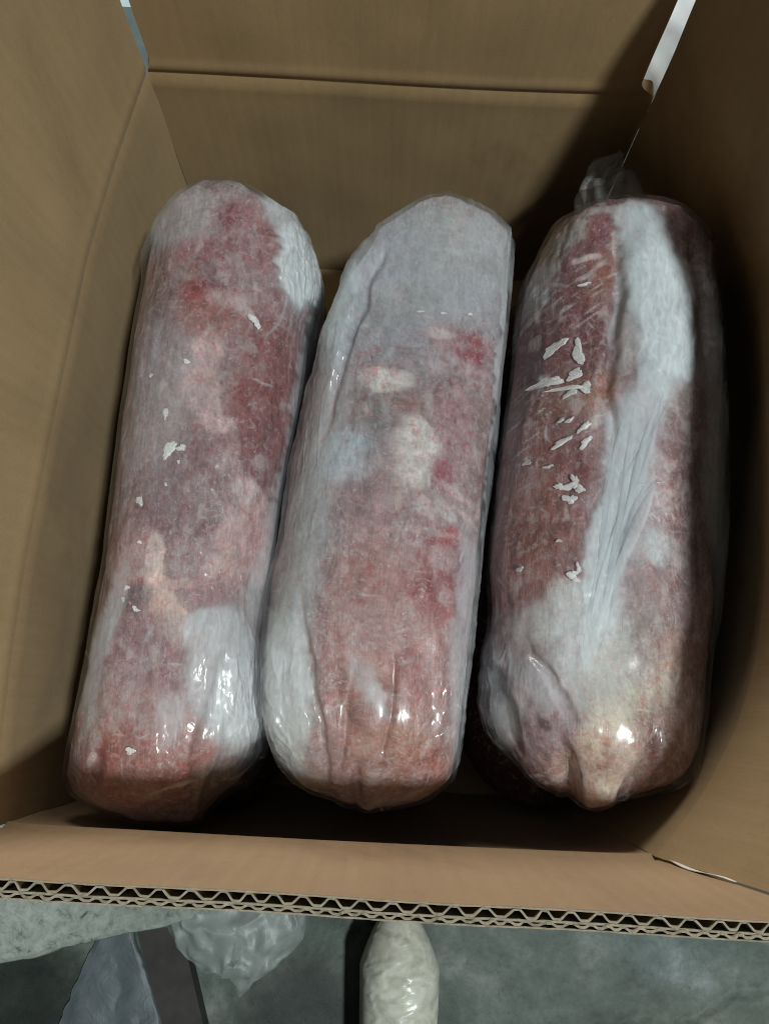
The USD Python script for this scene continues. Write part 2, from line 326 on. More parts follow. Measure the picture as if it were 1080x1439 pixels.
PLEATS = [(0.1098, 0.145), (0.1357, 0.1504), (0.0927, 0.0238), (0.111, 0.0356)]
ROLLS = {'L': {'base': [0.314, 0.209, 0.209],
       'bump': [(-0.0549, 0.2191, 0.01128, 0.02631, 3, 4, 1.4), (-0.0678, 0.005, 0.01486, 0.0307, 9, 4, 1.3),
                (-0.0732, -0.0139, 0.00252, 0.03149, 9, -2.5, 1), (-0.0867, -0.0293, 0.01845, 0.01845, -3, 2.5, 1),
                (-0.121, -0.0357, 0.00371, 0.01238, 17, -2, 1), (-0.0712, -0.0489, 0.00325, 0.01301, 17, -3, 1)],
       'cuts': [(-0.1313, 0.2463, -0.111, 0.2687, 0.349), (-0.111, 0.2687, -0.0865, 0.2692, 0.262), (-0.0865, 0.2692, -0.0665, 0.2577, 0.349),
                (-0.0665, 0.2577, -0.0502, 0.2453, 0.314)],
       'flakes': [(-0.1034, 0.108, 0.0057, 0.00268, -58), (-0.0974, 0.1089, 0.00268, 0.00168, 17), (-0.1074, 0.1259, 0.00374, 0.00136, 77),
                  (-0.1147, 0.0826, 0.00299, 0.00199, 67), (-0.1174, 0.146, 0.00139, 0.00104, -3), (-0.0997, 0.1525, 0.00173, 0.00138, -3),
                  (-0.1148, 0.0415, 0.00161, 0.00129, -3), (-0.1035, -0.0285, 0.00275, 0.00153, -3), (-0.0699, 0.1792, 0.00426, 0.00249, 57),
                  (-0.1092, 0.032, 0.00223, 0.00128, 17), (-0.0979, 0.1018, 0.001, 0.001, -3), (-0.1162, 0.0363, 0.00161, 0.00097, 87),
                  (-0.1114, 0.0626, 0.00131, 0.00098, -3), (-0.1026, 0.0905, 0.00099, 0.00099, -3)],
       'haze': [(-0.0549, 0.2191, 0.01015, 0.02481, 3, 0.75, 2.4), (-0.0595, 0.2444, 0.01144, 0.01144, -3, 0.5, 1.5),
                (-0.0699, 0.0112, 0.01354, 0.0258, 9, 0.48, 1.5), (-0.0659, -0.0059, 0.00776, 0.01939, 7, 0.72, 1.1),
                (-0.0746, 0.0266, 0.01161, 0.00968, -3, 0.5, 1.8), (-0.046, 0.1554, 0.00467, 0.10116, 5, 0.3, 1.4),
                (-0.053, 0.0756, 0.00445, 0.05938, 5, 0.3, 1.3), (-0.1162, 0.2329, 0.02208, 0.01472, -3, 0.2, 1),
                (-0.1106, 0.1333, 0.02056, 0.04112, 5, 0.16, 1), (-0.0878, -0.0144, 0.00741, 0.01111, 7, 0.35, 1.3),
                (-0.1216, 0.0178, 0.00512, 0.0384, 5, 0.3, 1.1), (-0.0971, -0.0119, 0.0185, 0.00617, -3, 0.15, 1)],
       'loose': [(-0.0583, -0.0273, 0.00684, 0.02052, 7, 6, 1), (-0.0463, 0.1961, 0.00475, 0.03565, 3, 3, 1),
                 (-0.13, 0.2274, 0.00529, 0.01133, 17, 3, 1)],
       'n': 2.3,
       'paint': [(-0.1033, 0.2574, 0.0491, 0.01284, -3, 0.332, 0.287, 0.292, 0.9, 1),
                 (-0.1106, 0.236, 0.03302, 0.01834, -3, 0.332, 0.283, 0.287, 0.7, 1),
                 (-0.1189, 0.1646, 0.01588, 0.03353, 5, 0.254, 0.202, 0.231, 0.7, 1),
                 (-0.06, 0.1478, 0.01598, 0.04261, 5, 0.254, 0.093, 0.089, 0.85, 1.6),
                 (-0.0631, 0.1104, 0.00832, 0.0208, 5, 0.238, 0.102, 0.107, 0.7, 1.4),
                 (-0.078, 0.2243, 0.01632, 0.01995, 17, 0.314, 0.122, 0.127, 0.7, 1.2),
                 (-0.0888, 0.2356, 0.00948, 0.0062, -13, 0.238, 0.04, 0.061, 0.9, 1.2),
                 (-0.1042, 0.2162, 0.00937, 0.00648, -3, 0.305, 0.098, 0.107, 0.7, 1),
                 (-0.0995, 0.192, 0.00956, 0.00779, -3, 0.262, 0.048, 0.054, 0.9, 1.2),
                 (-0.0927, 0.1786, 0.0158, 0.01194, -3, 0.342, 0.122, 0.098, 0.7, 1.1),
                 (-0.1224, 0.1871, 0.00936, 0.01224, -3, 0.188, 0.15, 0.127, 0.5, 1),
                 (-0.0834, 0.1892, 0.01203, 0.00566, 17, 0.491, 0.342, 0.332, 0.8, 1.6),
                 (-0.0744, 0.1843, 0.00709, 0.00355, 37, 0.515, 0.376, 0.376, 0.7, 1.6),
                 (-0.0901, 0.1605, 0.00729, 0.01041, 12, 0.617, 0.445, 0.413, 1, 2.2),
                 (-0.0898, 0.1411, 0.00891, 0.01645, 2, 0.578, 0.413, 0.392, 1, 2),
                 (-0.0861, 0.1286, 0.00612, 0.00885, 17, 0.565, 0.413, 0.402, 0.9, 2),
                 (-0.081, 0.1232, 0.00816, 0.00476, -13, 0.578, 0.434, 0.413, 0.9, 2),
                 (-0.0726, 0.1076, 0.00272, 0.01698, -17, 0.434, 0.314, 0.305, 0.6, 1.4),
                 (-0.0946, 0.0875, 0.02479, 0.02149, -3, 0.216, 0.122, 0.144, 0.8, 1.3),
                 (-0.085, 0.0882, 0.01327, 0.01658, -3, 0.254, 0.144, 0.138, 0.6, 1.3),
                 (-0.0648, 0.0922, 0.00821, 0.00616, 27, 0.617, 0.479, 0.468, 0.95, 2),
                 (-0.0621, 0.0876, 0.0062, 0.00689, -13, 0.604, 0.468, 0.456, 0.9, 2),
                 (-0.065, 0.0663, 0.01284, 0.0196, 19, 0.604, 0.423, 0.413, 0.95, 1.6),
                 (-0.0714, 0.0565, 0.00661, 0.00992, 27, 0.503, 0.352, 0.323, 0.7, 1.6),
                 (-0.1178, 0.0534, 0.0111, 0.01501, 5, 0.413, 0.238, 0.223, 0.8, 1.3),
                 (-0.1285, 0.0888, 0.0041, 0.0205, 5, 0.305, 0.262, 0.27, 0.5, 1),
                 (-0.1039, 0.0574, 0.00486, 0.00907, -18, 0.687, 0.539, 0.503, 1, 3),
                 (-0.0992, 0.0407, 0.00768, 0.01344, -15, 0.672, 0.503, 0.445, 1, 2.4),
                 (-0.0921, 0.029, 0.00826, 0.01144, -23, 0.687, 0.515, 0.445, 1, 2.2),
                 (-0.0867, 0.0447, 0.0161, 0.00225, -7, 0.578, 0.413, 0.381, 0.8, 2.4),
                 (-0.0839, 0.0179, 0.00633, 0.0095, -28, 0.515, 0.352, 0.314, 0.7, 1.6),
                 (-0.11, 0.0377, 0.00833, 0.00705, -3, 0.162, 0.122, 0.138, 0.8, 1.8),
                 (-0.0761, 0.0426, 0.0078, 0.0078, -3, 0.305, 0.138, 0.15, 0.7, 1.4),
                 (-0.1065, 0.012, 0.02198, 0.01947, -3, 0.27, 0.15, 0.162, 0.8, 1.3),
                 (-0.0925, 0.0004, 0.01868, 0.00934, -3, 0.342, 0.209, 0.209, 0.6, 1.2),
                 (-0.1035, -0.0241, 0.0291, 0.02021, 2, 0.296, 0.102, 0.089, 0.9, 1.5),
                 (-0.0939, -0.0386, 0.0369, 0.01722, -3, 0.296, 0.112, 0.093, 0.9, 1.6),
                 (-0.0805, -0.0291, 0.00929, 0.01053, -3, 0.305, 0.117, 0.107, 0.7, 1.5),
                 (-0.0877, -0.0159, 0.01049, 0.00987, 17, 0.402, 0.238, 0.231, 0.7, 1.3),
                 (-0.1253, -0.0165, 0.00565, 0.01255, 5, 0.238, 0.162, 0.138, 0.7, 1.2),
                 (-0.0727, -0.0451, 0.00703, 0.01598, 12, 0.262, 0.202, 0.168, 0.8, 1.8),
                 (-0.0628, -0.0362, 0.00658, 0.01644, 7, 0.216, 0.195, 0.175, 0.6, 1.3)],
       'shape': [(0.2752, -0.1014, 0.0296), (0.2751, -0.1013, 0.0297), (0.2748, -0.1012, 0.0301), (0.2742, -0.1009, 0.0307),
                 (0.2735, -0.1004, 0.0315), (0.2725, -0.0999, 0.0326), (0.2714, -0.0992, 0.0339), (0.27, -0.0985, 0.0354), (0.2685, -0.0976, 0.0372),
                 (0.2667, -0.0973, 0.0384), (0.2647, -0.0972, 0.0393), (0.2626, -0.0968, 0.0399), (0.2602, -0.0963, 0.0405),
                 (0.2577, -0.0957, 0.0412), (0.2549, -0.0952, 0.042), (0.252, -0.0948, 0.0425), (0.2489, -0.0944, 0.0428), (0.2456, -0.0941, 0.0432),
                 (0.2421, -0.0937, 0.0437), (0.2385, -0.0934, 0.0441), (0.2347, -0.093, 0.0446), (0.2307, -0.0928, 0.045), (0.2266, -0.0927, 0.0452),
                 (0.2224, -0.0926, 0.0454), (0.2179, -0.0925, 0.0456), (0.2134, -0.0925, 0.0459), (0.2087, -0.0925, 0.0462),
                 (0.2039, -0.0926, 0.0464), (0.199, -0.0927, 0.0464), (0.1939, -0.0929, 0.0465), (0.1888, -0.0931, 0.0466), (0.1835, -0.0933, 0.0467),
                 (0.1781, -0.0934, 0.0467), (0.1727, -0.0934, 0.0466), (0.1672, -0.0935, 0.0465), (0.1615, -0.0936, 0.0464),
                 (0.1559, -0.0937, 0.0463), (0.1501, -0.0938, 0.0462), (0.1443, -0.094, 0.0461), (0.1385, -0.0943, 0.0458), (0.1326, -0.0946, 0.0455),
                 (0.1267, -0.0949, 0.0453), (0.1207, -0.0952, 0.045), (0.1148, -0.0955, 0.0447), (0.1088, -0.0958, 0.0445), (0.1028, -0.096, 0.0443),
                 (0.0968, -0.0963, 0.044), (0.0909, -0.0965, 0.0438), (0.0849, -0.0968, 0.0435), (0.079, -0.097, 0.0433), (0.0731, -0.0972, 0.0431),
                 (0.0673, -0.0974, 0.0428), (0.0615, -0.0976, 0.0426), (0.0557, -0.0978, 0.0424), (0.0501, -0.098, 0.0423), (0.0445, -0.0981, 0.0422),
                 (0.0389, -0.0983, 0.042), (0.0335, -0.0984, 0.0419), (0.0281, -0.0985, 0.0419), (0.0229, -0.0985, 0.042), (0.0177, -0.0986, 0.0421),
                 (0.0126, -0.0987, 0.0421), (0.0077, -0.0987, 0.0422), (0.0029, -0.0989, 0.0422), (-0.0018, -0.099, 0.0422),
                 (-0.0063, -0.0992, 0.0422), (-0.0107, -0.0995, 0.0423), (-0.015, -0.0997, 0.0424), (-0.0191, -0.1, 0.0424),
                 (-0.0231, -0.1002, 0.0424), (-0.0269, -0.1005, 0.0425), (-0.0305, -0.101, 0.0423), (-0.034, -0.1016, 0.0421),
                 (-0.0373, -0.1021, 0.0419), (-0.0404, -0.1026, 0.0417), (-0.0433, -0.1036, 0.041), (-0.046, -0.1042, 0.0396),
                 (-0.0486, -0.1047, 0.0383), (-0.051, -0.1051, 0.0371), (-0.0531, -0.105, 0.0355), (-0.0551, -0.1043, 0.0334),
                 (-0.0569, -0.1038, 0.0314), (-0.0584, -0.1028, 0.0289), (-0.0598, -0.1013, 0.026), (-0.0609, -0.1, 0.0235),
                 (-0.0619, -0.0987, 0.0212), (-0.0626, -0.0951, 0.017), (-0.0631, -0.0926, 0.0139), (-0.0635, -0.091, 0.012),
                 (-0.0636, -0.0905, 0.0114)]},
 'M': {'base': [0.314, 0.227, 0.227],
       'bump': [(-0.0273, 0.1851, 0.01071, 0.03035, 5, 3, 1.4), (-0.0155, 0.1916, 0.00249, 0.02131, 17, -4, 1),
                (-0.0252, 0.1535, 0.00209, 0.02439, 13, -3, 1), (-0.0389, 0.0032, 0.01073, 0.04102, -9, 2, 1.2),
                (-0.0275, -0.0024, 0.00249, 0.03425, -11, -3.5, 1), (-0.0035, -0.0026, 0.00807, 0.01397, -15, 3, 1.6),
                (0.0061, -0.0067, 0.00155, 0.01858, 5, -2.5, 1), (-0.0114, -0.0106, 0.00155, 0.01855, 7, -2.5, 1),
                (-0.0062, -0.0413, 0.00253, 0.0095, 7, -3, 1)],
       'cuts': [(-0.0219, 0.2177, -0.0119, 0.2475, 0.175), (-0.0119, 0.2475, 0.0102, 0.2632, 0.384), (0.0102, 0.2632, 0.0246, 0.2695, 0.436),
                (0.0246, 0.2695, 0.0395, 0.2622, 0.436), (0.0395, 0.2622, 0.0634, 0.2431, 0.314), (0.0622, 0.2431, 0.0546, 0.1528, 0.157),
                (0.0546, 0.1528, 0.0476, 0.0626, 0.157)],
       'flakes': [(0.0124, 0.1858, 0.00212, 0.00071, -3), (0.0238, 0.1854, 0.00176, 0.00071, -3), (0.0373, 0.186, 0.00177, 0.00071, -3)],
       'haze': [(-0.0276, 0.1891, 0.00931, 0.02507, 5, 0.5, 1.6), (0.0151, 0.2085, 0.04293, 0.0322, -3, 0.3, 1),
                (0.0474, 0.2239, 0.01453, 0.01453, -3, 0.3, 1.2), (-0.033, 0.1244, 0.01376, 0.05503, 5, 0.28, 1),
                (-0.0386, 0.0032, 0.00946, 0.03469, -9, 0.5, 1.4), (-0.0062, 0.0063, 0.005, 0.01062, -33, 0.3, 1.2),  # small slanted ovals: highlight on the film bulge, painted as haze
                (0.0006, -0.0024, 0.0031, 0.00807, -23, 0.4, 1.2), (-0.0385, 0.0613, 0.0099, 0.04952, 2, 0.25, 1),
                (0.054, 0.1474, 0.00357, 0.09276, 3, 0.35, 1.3), (0.0407, 0.0265, 0.00655, 0.05238, 1, 0.3, 1.2),
                (-0.025, 0.1092, 0.01686, 0.01483, -28, 0.25, 1.0)],
       'loose': [(-0.0455, -0.0002, 0.00446, 0.03506, -7, 3, 1), (0.0562, 0.1045, 0.00378, 0.06042, 5, 2, 1),
                 (-0.0213, 0.2171, 0.00727, 0.01091, 27, 3, 1)],
       'n': 3.4,
       'paint': [(0.0234, 0.2598, 0.05302, 0.02272, -3, 0.342, 0.328, 0.332, 0.95, 1),
                 (0.0154, 0.2005, 0.04805, 0.04805, -3, 0.305, 0.296, 0.328, 0.9, 1.2),
                 (0.0232, 0.2406, 0.01832, 0.00879, -3, 0.342, 0.332, 0.323, 0.8, 1.2),
                 (0.0381, 0.2243, 0.01809, 0.0123, 17, 0.413, 0.402, 0.413, 0.6, 1.3),
                 (0.029, 0.2235, 0.00253, 0.00867, 27, 0.552, 0.515, 0.527, 0.8, 2),
                 (0.0347, 0.2171, 0.00792, 0.00216, 12, 0.578, 0.552, 0.552, 0.8, 2),
                 (0.0221, 0.2129, 0.00646, 0.00359, 17, 0.445, 0.402, 0.381, 0.6, 1.4),
                 (0.0458, 0.2137, 0.01444, 0.00469, 9, 0.216, 0.181, 0.175, 0.7, 1.3),
                 (-0.0103, 0.2157, 0.01225, 0.01802, 12, 0.296, 0.305, 0.371, 0.7, 1.2),
                 (-0.0284, 0.1854, 0.01073, 0.02861, 5, 0.287, 0.342, 0.392, 0.8, 1.6),
                 (0.0017, 0.188, 0.01766, 0.01059, -28, 0.223, 0.216, 0.209, 0.7, 1.1),
                 (-0.0097, 0.1383, 0.01369, 0.01369, -3, 0.246, 0.231, 0.223, 0.6, 1.1),
                 (-0.0038, 0.124, 0.01016, 0.01152, -3, 0.216, 0.202, 0.195, 0.5, 1.1),
                 (0.0341, 0.171, 0.01541, 0.00911, 12, 0.352, 0.107, 0.122, 0.7, 1.3),
                 (0.0393, 0.1673, 0.00701, 0.01051, -13, 0.27, 0.032, 0.054, 0.95, 1.4),
                 (0.0425, 0.1575, 0.00419, 0.00629, -3, 0.305, 0.054, 0.076, 0.7, 1.3),
                 (0.0241, 0.1738, 0.00595, 0.00315, -3, 0.617, 0.479, 0.479, 0.9, 2),
                 (0.031, 0.1575, 0.01735, 0.00486, 7, 0.479, 0.392, 0.402, 0.6, 1.2),
                 (-0.0017, 0.1497, 0.01378, 0.00689, 2, 0.658, 0.604, 0.565, 1, 1.8),
                 (-0.012, 0.1493, 0.00621, 0.00414, -3, 0.552, 0.515, 0.503, 0.7, 1.6),
                 (0.0222, 0.1291, 0.00306, 0.01701, -8, 0.515, 0.434, 0.413, 0.7, 1.5),
                 (0.011, 0.1349, 0.00751, 0.00887, -3, 0.296, 0.162, 0.138, 0.85, 1.5),
                 (0.0119, 0.1135, 0.01009, 0.01749, -15, 0.687, 0.631, 0.591, 1, 2.4),
                 (0.0191, 0.121, 0.00304, 0.0115, -25, 0.672, 0.644, 0.617, 0.9, 2.4),
                 (0.032, 0.123, 0.0102, 0.0238, 2, 0.392, 0.223, 0.231, 0.7, 1.2),
                 (0.0251, 0.1028, 0.00536, 0.01004, -23, 0.296, 0.054, 0.08, 0.85, 1.4),
                 (-0.0234, 0.112, 0.01485, 0.01148, -18, 0.392, 0.434, 0.479, 0.85, 1.6),
                 (-0.0144, 0.1023, 0.00869, 0.00468, -23, 0.503, 0.479, 0.515, 0.7, 1.6),
                 (-0.0084, 0.0846, 0.01518, 0.0132, -3, 0.262, 0.156, 0.168, 0.8, 1.3),
                 (0.0067, 0.0793, 0.01644, 0.00986, -3, 0.342, 0.223, 0.231, 0.6, 1.2),
                 (-0.0391, 0.0681, 0.01263, 0.04986, 2, 0.323, 0.319, 0.314, 0.85, 1.3),
                 (-0.0389, 0.0032, 0.01073, 0.03786, -9, 0.352, 0.381, 0.332, 0.9, 1.6),
                 (-0.0262, 0.0545, 0.00584, 0.01946, 7, 0.262, 0.262, 0.246, 0.5, 1.2),
                 (0.0045, 0.0239, 0.03163, 0.05536, -3, 0.381, 0.202, 0.181, 0.85, 1.3),
                 (-0.0116, 0.055, 0.01293, 0.00841, -3, 0.305, 0.138, 0.122, 0.6, 1.2),
                 (0.0247, 0.0572, 0.00845, 0.02276, -13, 0.287, 0.065, 0.068, 0.85, 1.2),
                 (0.0303, 0.071, 0.00593, 0.00724, -3, 0.392, 0.048, 0.054, 0.9, 1.3),
                 (0.0212, 0.0471, 0.01096, 0.00967, -3, 0.27, 0.054, 0.061, 0.7, 1.1),
                 (0.0183, 0.0875, 0.00265, 0.00662, -23, 0.578, 0.468, 0.445, 0.9, 2.6),
                 (0.0271, 0.0858, 0.00365, 0.00796, -41, 0.552, 0.456, 0.445, 0.9, 2.6),
                 (0.0061, 0.0929, 0.00232, 0.01128, -23, 0.456, 0.352, 0.305, 0.7, 2),
                 (0.0168, 0.0748, 0.0164, 0.00164, 5, 0.479, 0.352, 0.342, 0.7, 2),
                 (0.0329, 0.0951, 0.01339, 0.00167, 29, 0.515, 0.381, 0.381, 0.8, 2),
                 (0.0367, 0.0854, 0.01337, 0.00134, 35, 0.552, 0.413, 0.413, 0.8, 2),
                 (0.0206, 0.0618, 0.00977, 0.00521, 7, 0.434, 0.262, 0.246, 0.6, 1.3),
                 (0.0299, 0.0626, 0.00524, 0.00655, 17, 0.413, 0.305, 0.305, 0.7, 1.5),
                 (0.0407, 0.0265, 0.0072, 0.04911, 0, 0.352, 0.246, 0.287, 0.8, 1.2),
                 (0.0377, 0.0072, 0.00385, 0.02888, 0, 0.305, 0.195, 0.238, 0.6, 1.3),
                 (0.0226, 0.0093, 0.01258, 0.01573, -3, 0.342, 0.144, 0.138, 0.6, 1.1),
                 (-0.0086, 0.0047, 0.01248, 0.02184, -3, 0.371, 0.175, 0.144, 0.6, 1.1),
                 (0.0153, -0.0321, 0.02809, 0.01248, -3, 0.305, 0.144, 0.112, 0.85, 1.3),
                 (0.0248, -0.0318, 0.00753, 0.00816, -3, 0.305, 0.093, 0.076, 0.7, 1.2),
                 (-0.0238, -0.0409, 0.01082, 0.00828, 17, 0.231, 0.162, 0.122, 0.7, 1.3),
                 (0.0068, -0.0202, 0.01545, 0.00742, -3, 0.434, 0.223, 0.144, 0.6, 1.2)],
       'shape': [(0.2763, 0.0256, 0.0373), (0.2761, 0.0256, 0.0374), (0.2758, 0.0256, 0.0377), (0.2753, 0.0255, 0.0381), (0.2746, 0.0254, 0.0388),
                 (0.2737, 0.0252, 0.0396), (0.2726, 0.025, 0.0405), (0.2713, 0.0245, 0.0414), (0.2698, 0.0239, 0.0424), (0.2681, 0.0232, 0.0436),
                 (0.2662, 0.0232, 0.0441), (0.2641, 0.0232, 0.0447), (0.2618, 0.0233, 0.0453), (0.2593, 0.0233, 0.0459), (0.2567, 0.0232, 0.0464),
                 (0.2538, 0.0233, 0.0468), (0.2508, 0.0235, 0.0471), (0.2477, 0.0236, 0.0473), (0.2443, 0.0236, 0.0474), (0.2408, 0.0234, 0.0476),
                 (0.2371, 0.023, 0.048), (0.2333, 0.0223, 0.0485), (0.2293, 0.0201, 0.0502), (0.2252, 0.0182, 0.0516), (0.221, 0.0164, 0.0529),
                 (0.2166, 0.0153, 0.0535), (0.212, 0.0144, 0.054), (0.2074, 0.0134, 0.0544), (0.2026, 0.0125, 0.0548), (0.1977, 0.0122, 0.0546),
                 (0.1928, 0.0117, 0.0543), (0.1877, 0.0113, 0.0539), (0.1825, 0.0108, 0.0536), (0.1772, 0.0103, 0.0532), (0.1719, 0.0098, 0.0528),
                 (0.1665, 0.0092, 0.0526), (0.161, 0.0087, 0.0524), (0.1554, 0.0082, 0.0522), (0.1498, 0.0076, 0.052), (0.1442, 0.0071, 0.0519),
                 (0.1385, 0.0065, 0.0517), (0.1328, 0.0059, 0.0518), (0.127, 0.0052, 0.0518), (0.1213, 0.0045, 0.0519), (0.1155, 0.0039, 0.052),
                 (0.1097, 0.0033, 0.0519), (0.104, 0.0027, 0.0517), (0.0982, 0.0021, 0.0516), (0.0924, 0.0015, 0.0515), (0.0867, 0.0011, 0.0513),
                 (0.081, 0.0007, 0.0511), (0.0754, 0.0003, 0.0508), (0.0698, -0.0001, 0.0506), (0.0643, -0.0006, 0.0506), (0.0588, -0.0011, 0.0506),
                 (0.0533, -0.0015, 0.0507), (0.048, -0.002, 0.0507), (0.0427, -0.0025, 0.0508), (0.0376, -0.0028, 0.0508), (0.0325, -0.0031, 0.0509),
                 (0.0275, -0.0034, 0.051), (0.0226, -0.0037, 0.051), (0.0178, -0.0039, 0.0511), (0.0132, -0.0041, 0.051), (0.0087, -0.0041, 0.0509),
                 (0.0043, -0.0043, 0.0507), (0.0, -0.0045, 0.0504), (-0.0041, -0.0042, 0.0497), (-0.0081, -0.0039, 0.0488),
                 (-0.0119, -0.0037, 0.0479), (-0.0156, -0.0034, 0.047), (-0.0191, -0.0029, 0.0459), (-0.0224, -0.0025, 0.0449),
                 (-0.0256, -0.0021, 0.0438), (-0.0286, -0.0018, 0.0428), (-0.0314, -0.0014, 0.0417), (-0.0341, -0.0008, 0.0405),
                 (-0.0366, -0.0004, 0.0392), (-0.0388, -0.0009, 0.0371), (-0.0409, -0.0013, 0.0352), (-0.0428, -0.001, 0.0328),
                 (-0.0445, -0.0005, 0.0303), (-0.0461, -0.0, 0.0282), (-0.0474, 0.0005, 0.0246), (-0.0485, 0.0011, 0.0207), (-0.0494, 0.0015, 0.0175),
                 (-0.0501, 0.0019, 0.015), (-0.0506, 0.0022, 0.0132), (-0.0509, 0.0025, 0.012), (-0.051, 0.0035, 0.0107)]},
 'R': {'base': [0.188, 0.093, 0.087],
       'bump': [(0.1058, -0.0137, 0.01861, 0.01551, 7, 3, 1.1), (0.1342, -0.0156, 0.0107, 0.01384, -3, 2.5, 1.2),
                (0.0998, -0.0355, 0.00827, 0.00572, -3, 2, 1.3), (0.0887, -0.0273, 0.00253, 0.01393, -23, -3, 1),
                (0.1197, -0.0238, 0.00219, 0.01375, 11, -3, 1), (0.0772, 0.0091, 0.00223, 0.01595, -28, -2.5, 1),
                (0.0626, -0.0043, 0.00199, 0.01654, -21, -2.5, 1), (0.1301, 0.1954, 0.01774, 0.04081, 0, 6, 1.2),
                (0.1085, 0.1751, 0.00246, 0.03862, 3, -4, 1), (0.157, 0.1927, 0.00361, 0.03966, -3, -3, 1),
                (0.1013, -0.014, 0.01863, 0.01863, -3, 4, 1), (0.0705, -0.0037, 0.01608, 0.01929, -13, 3, 1.2),
                (0.0598, 0.0004, 0.00335, 0.02009, -18, -4, 1), (0.0988, -0.0363, 0.00956, 0.00765, -3, 4, 1.4),
                (0.113, -0.0305, 0.00315, 0.01258, 27, -4, 1), (0.0881, -0.034, 0.00257, 0.01091, -23, -4, 1)],
       'cuts': [(0.0724, 0.2305, 0.0892, 0.2611, 0.349), (0.0892, 0.2611, 0.106, 0.2698, 0.349), (0.106, 0.2698, 0.1298, 0.2721, 0.262),
                (0.1298, 0.2721, 0.1513, 0.2621, 0.314), (0.1513, 0.2621, 0.1731, 0.2421, 0.244)],
       'flakes': [(0.0819, 0.176, 0.00614, 0.00325, -43), (0.0924, 0.1706, 0.00743, 0.00283, 77), (0.0902, 0.1588, 0.00528, 0.00246, -33),
                  (0.0782, 0.1573, 0.00789, 0.00287, 2), (0.0864, 0.1521, 0.00844, 0.00141, 2), (0.0949, 0.151, 0.00348, 0.00278, 57),
                  (0.0879, 0.1488, 0.00315, 0.0021, -33), (0.0938, 0.1305, 0.00412, 0.00172, -38), (0.0843, 0.124, 0.00552, 0.00172, -23),
                  (0.0946, 0.1228, 0.00443, 0.0017, -43), (0.0864, 0.101, 0.00372, 0.00203, -23), (0.0896, 0.1036, 0.00338, 0.00203, 77),
                  (0.0873, 0.0949, 0.00302, 0.00269, -3), (0.0917, 0.0997, 0.00269, 0.00202, 57), (0.0831, 0.1012, 0.00272, 0.00204, 27),
                  (0.0954, 0.2084, 0.00326, 0.00109, -3), (0.0901, 0.0614, 0.00262, 0.00131, 77), (0.0874, 0.0584, 0.00327, 0.00196, -3),
                  (0.0889, 0.0558, 0.00228, 0.0013, 37), (0.066, 0.0619, 0.0017, 0.00136, -3), (0.0818, 0.0743, 0.00133, 0.001, -3),
                  (0.0876, 0.1348, 0.00277, 0.00104, -33), (0.0694, 0.1159, 0.00212, 0.00141, -3), (0.0781, 0.112, 0.00242, 0.00104, -3),
                  (0.0839, 0.1353, 0.00209, 0.00104, -23)],
       'haze': [(0.1254, 0.2355, 0.01093, 0.01821, 1, 0.55, 1.5), (0.1295, 0.2012, 0.0171, 0.02671, 0, 0.72, 1.7),
                (0.1328, 0.1706, 0.01469, 0.01818, -3, 0.72, 1.5), (0.1249, 0.1475, 0.00895, 0.01583, 5, 0.5, 1.3),
                (0.1192, 0.2452, 0.00959, 0.00959, -3, 0.5, 1.4), (0.113, 0.1161, 0.01146, 0.03033, 6, 0.5, 1.5),
                (0.1048, 0.0744, 0.00852, 0.04918, 7, 0.6, 1.5), (0.0979, 0.0414, 0.00642, 0.0321, 7, 0.6, 1.5),
                (0.1236, 0.0738, 0.01115, 0.00721, -33, 0.3, 1.2), (0.095, 0.0192, 0.01897, 0.02213, -3, 0.3, 1.1),
                (0.0804, 0.0395, 0.01952, 0.01106, -18, 0.3, 1.4), (0.1594, 0.1227, 0.007, 0.10501, -1, 0.22, 1.1),
                (0.0702, 0.012, 0.00648, 0.01619, -21, 0.35, 1.4), (0.1113, 0.179, 0.00563, 0.02461, 3, 0.3, 1.5),
                (0.0583, 0.0085, 0.00541, 0.02706, -11, 0.25, 1.1)],
       'loose': [(0.1645, 0.1247, 0.00568, 0.09944, -1, 3.5, 1), (0.0561, 0.0085, 0.00415, 0.02764, -13, 4, 1),
                 (0.0704, 0.218, 0.00403, 0.02419, 7, 2, 1), (0.1464, -0.0294, 0.01339, 0.00669, -23, 3, 1)],
       'n': 2.3,
       'paint': [(0.0992, 0.2867, 0.02093, 0.01256, -3, 0.305, 0.262, 0.246, 0.8, 1.2),
                 (0.0823, 0.1791, 0.02715, 0.03983, 2, 0.156, 0.061, 0.065, 0.8, 1.2),
                 (0.0784, 0.1325, 0.02455, 0.03157, 2, 0.175, 0.076, 0.068, 0.7, 1.2),
                 (0.0847, 0.1466, 0.01755, 0.01053, -3, 0.195, 0.089, 0.058, 0.6, 1.2),
                 (0.0824, 0.2365, 0.00994, 0.0237, 25, 0.332, 0.323, 0.296, 0.95, 2),
                 (0.0773, 0.2173, 0.00533, 0.01521, 21, 0.305, 0.287, 0.262, 0.8, 2),
                 (0.1036, 0.2377, 0.01179, 0.01105, 7, 0.202, 0.054, 0.072, 0.9, 1.4),
                 (0.1031, 0.2541, 0.01285, 0.0034, 12, 0.402, 0.361, 0.352, 0.8, 1.8),
                 (0.0894, 0.2251, 0.00889, 0.01112, 27, 0.162, 0.072, 0.08, 0.8, 1.5),
                 (0.1054, 0.213, 0.00794, 0.01804, 7, 0.254, 0.107, 0.084, 0.8, 1.4),
                 (0.0964, 0.224, 0.00733, 0.00183, -3, 0.552, 0.456, 0.434, 0.8, 2),
                 (0.1137, 0.2355, 0.00438, 0.00329, 27, 0.552, 0.515, 0.491, 0.9, 2.2),
                 (0.1119, 0.2269, 0.0029, 0.00726, -3, 0.515, 0.445, 0.423, 0.8, 2),
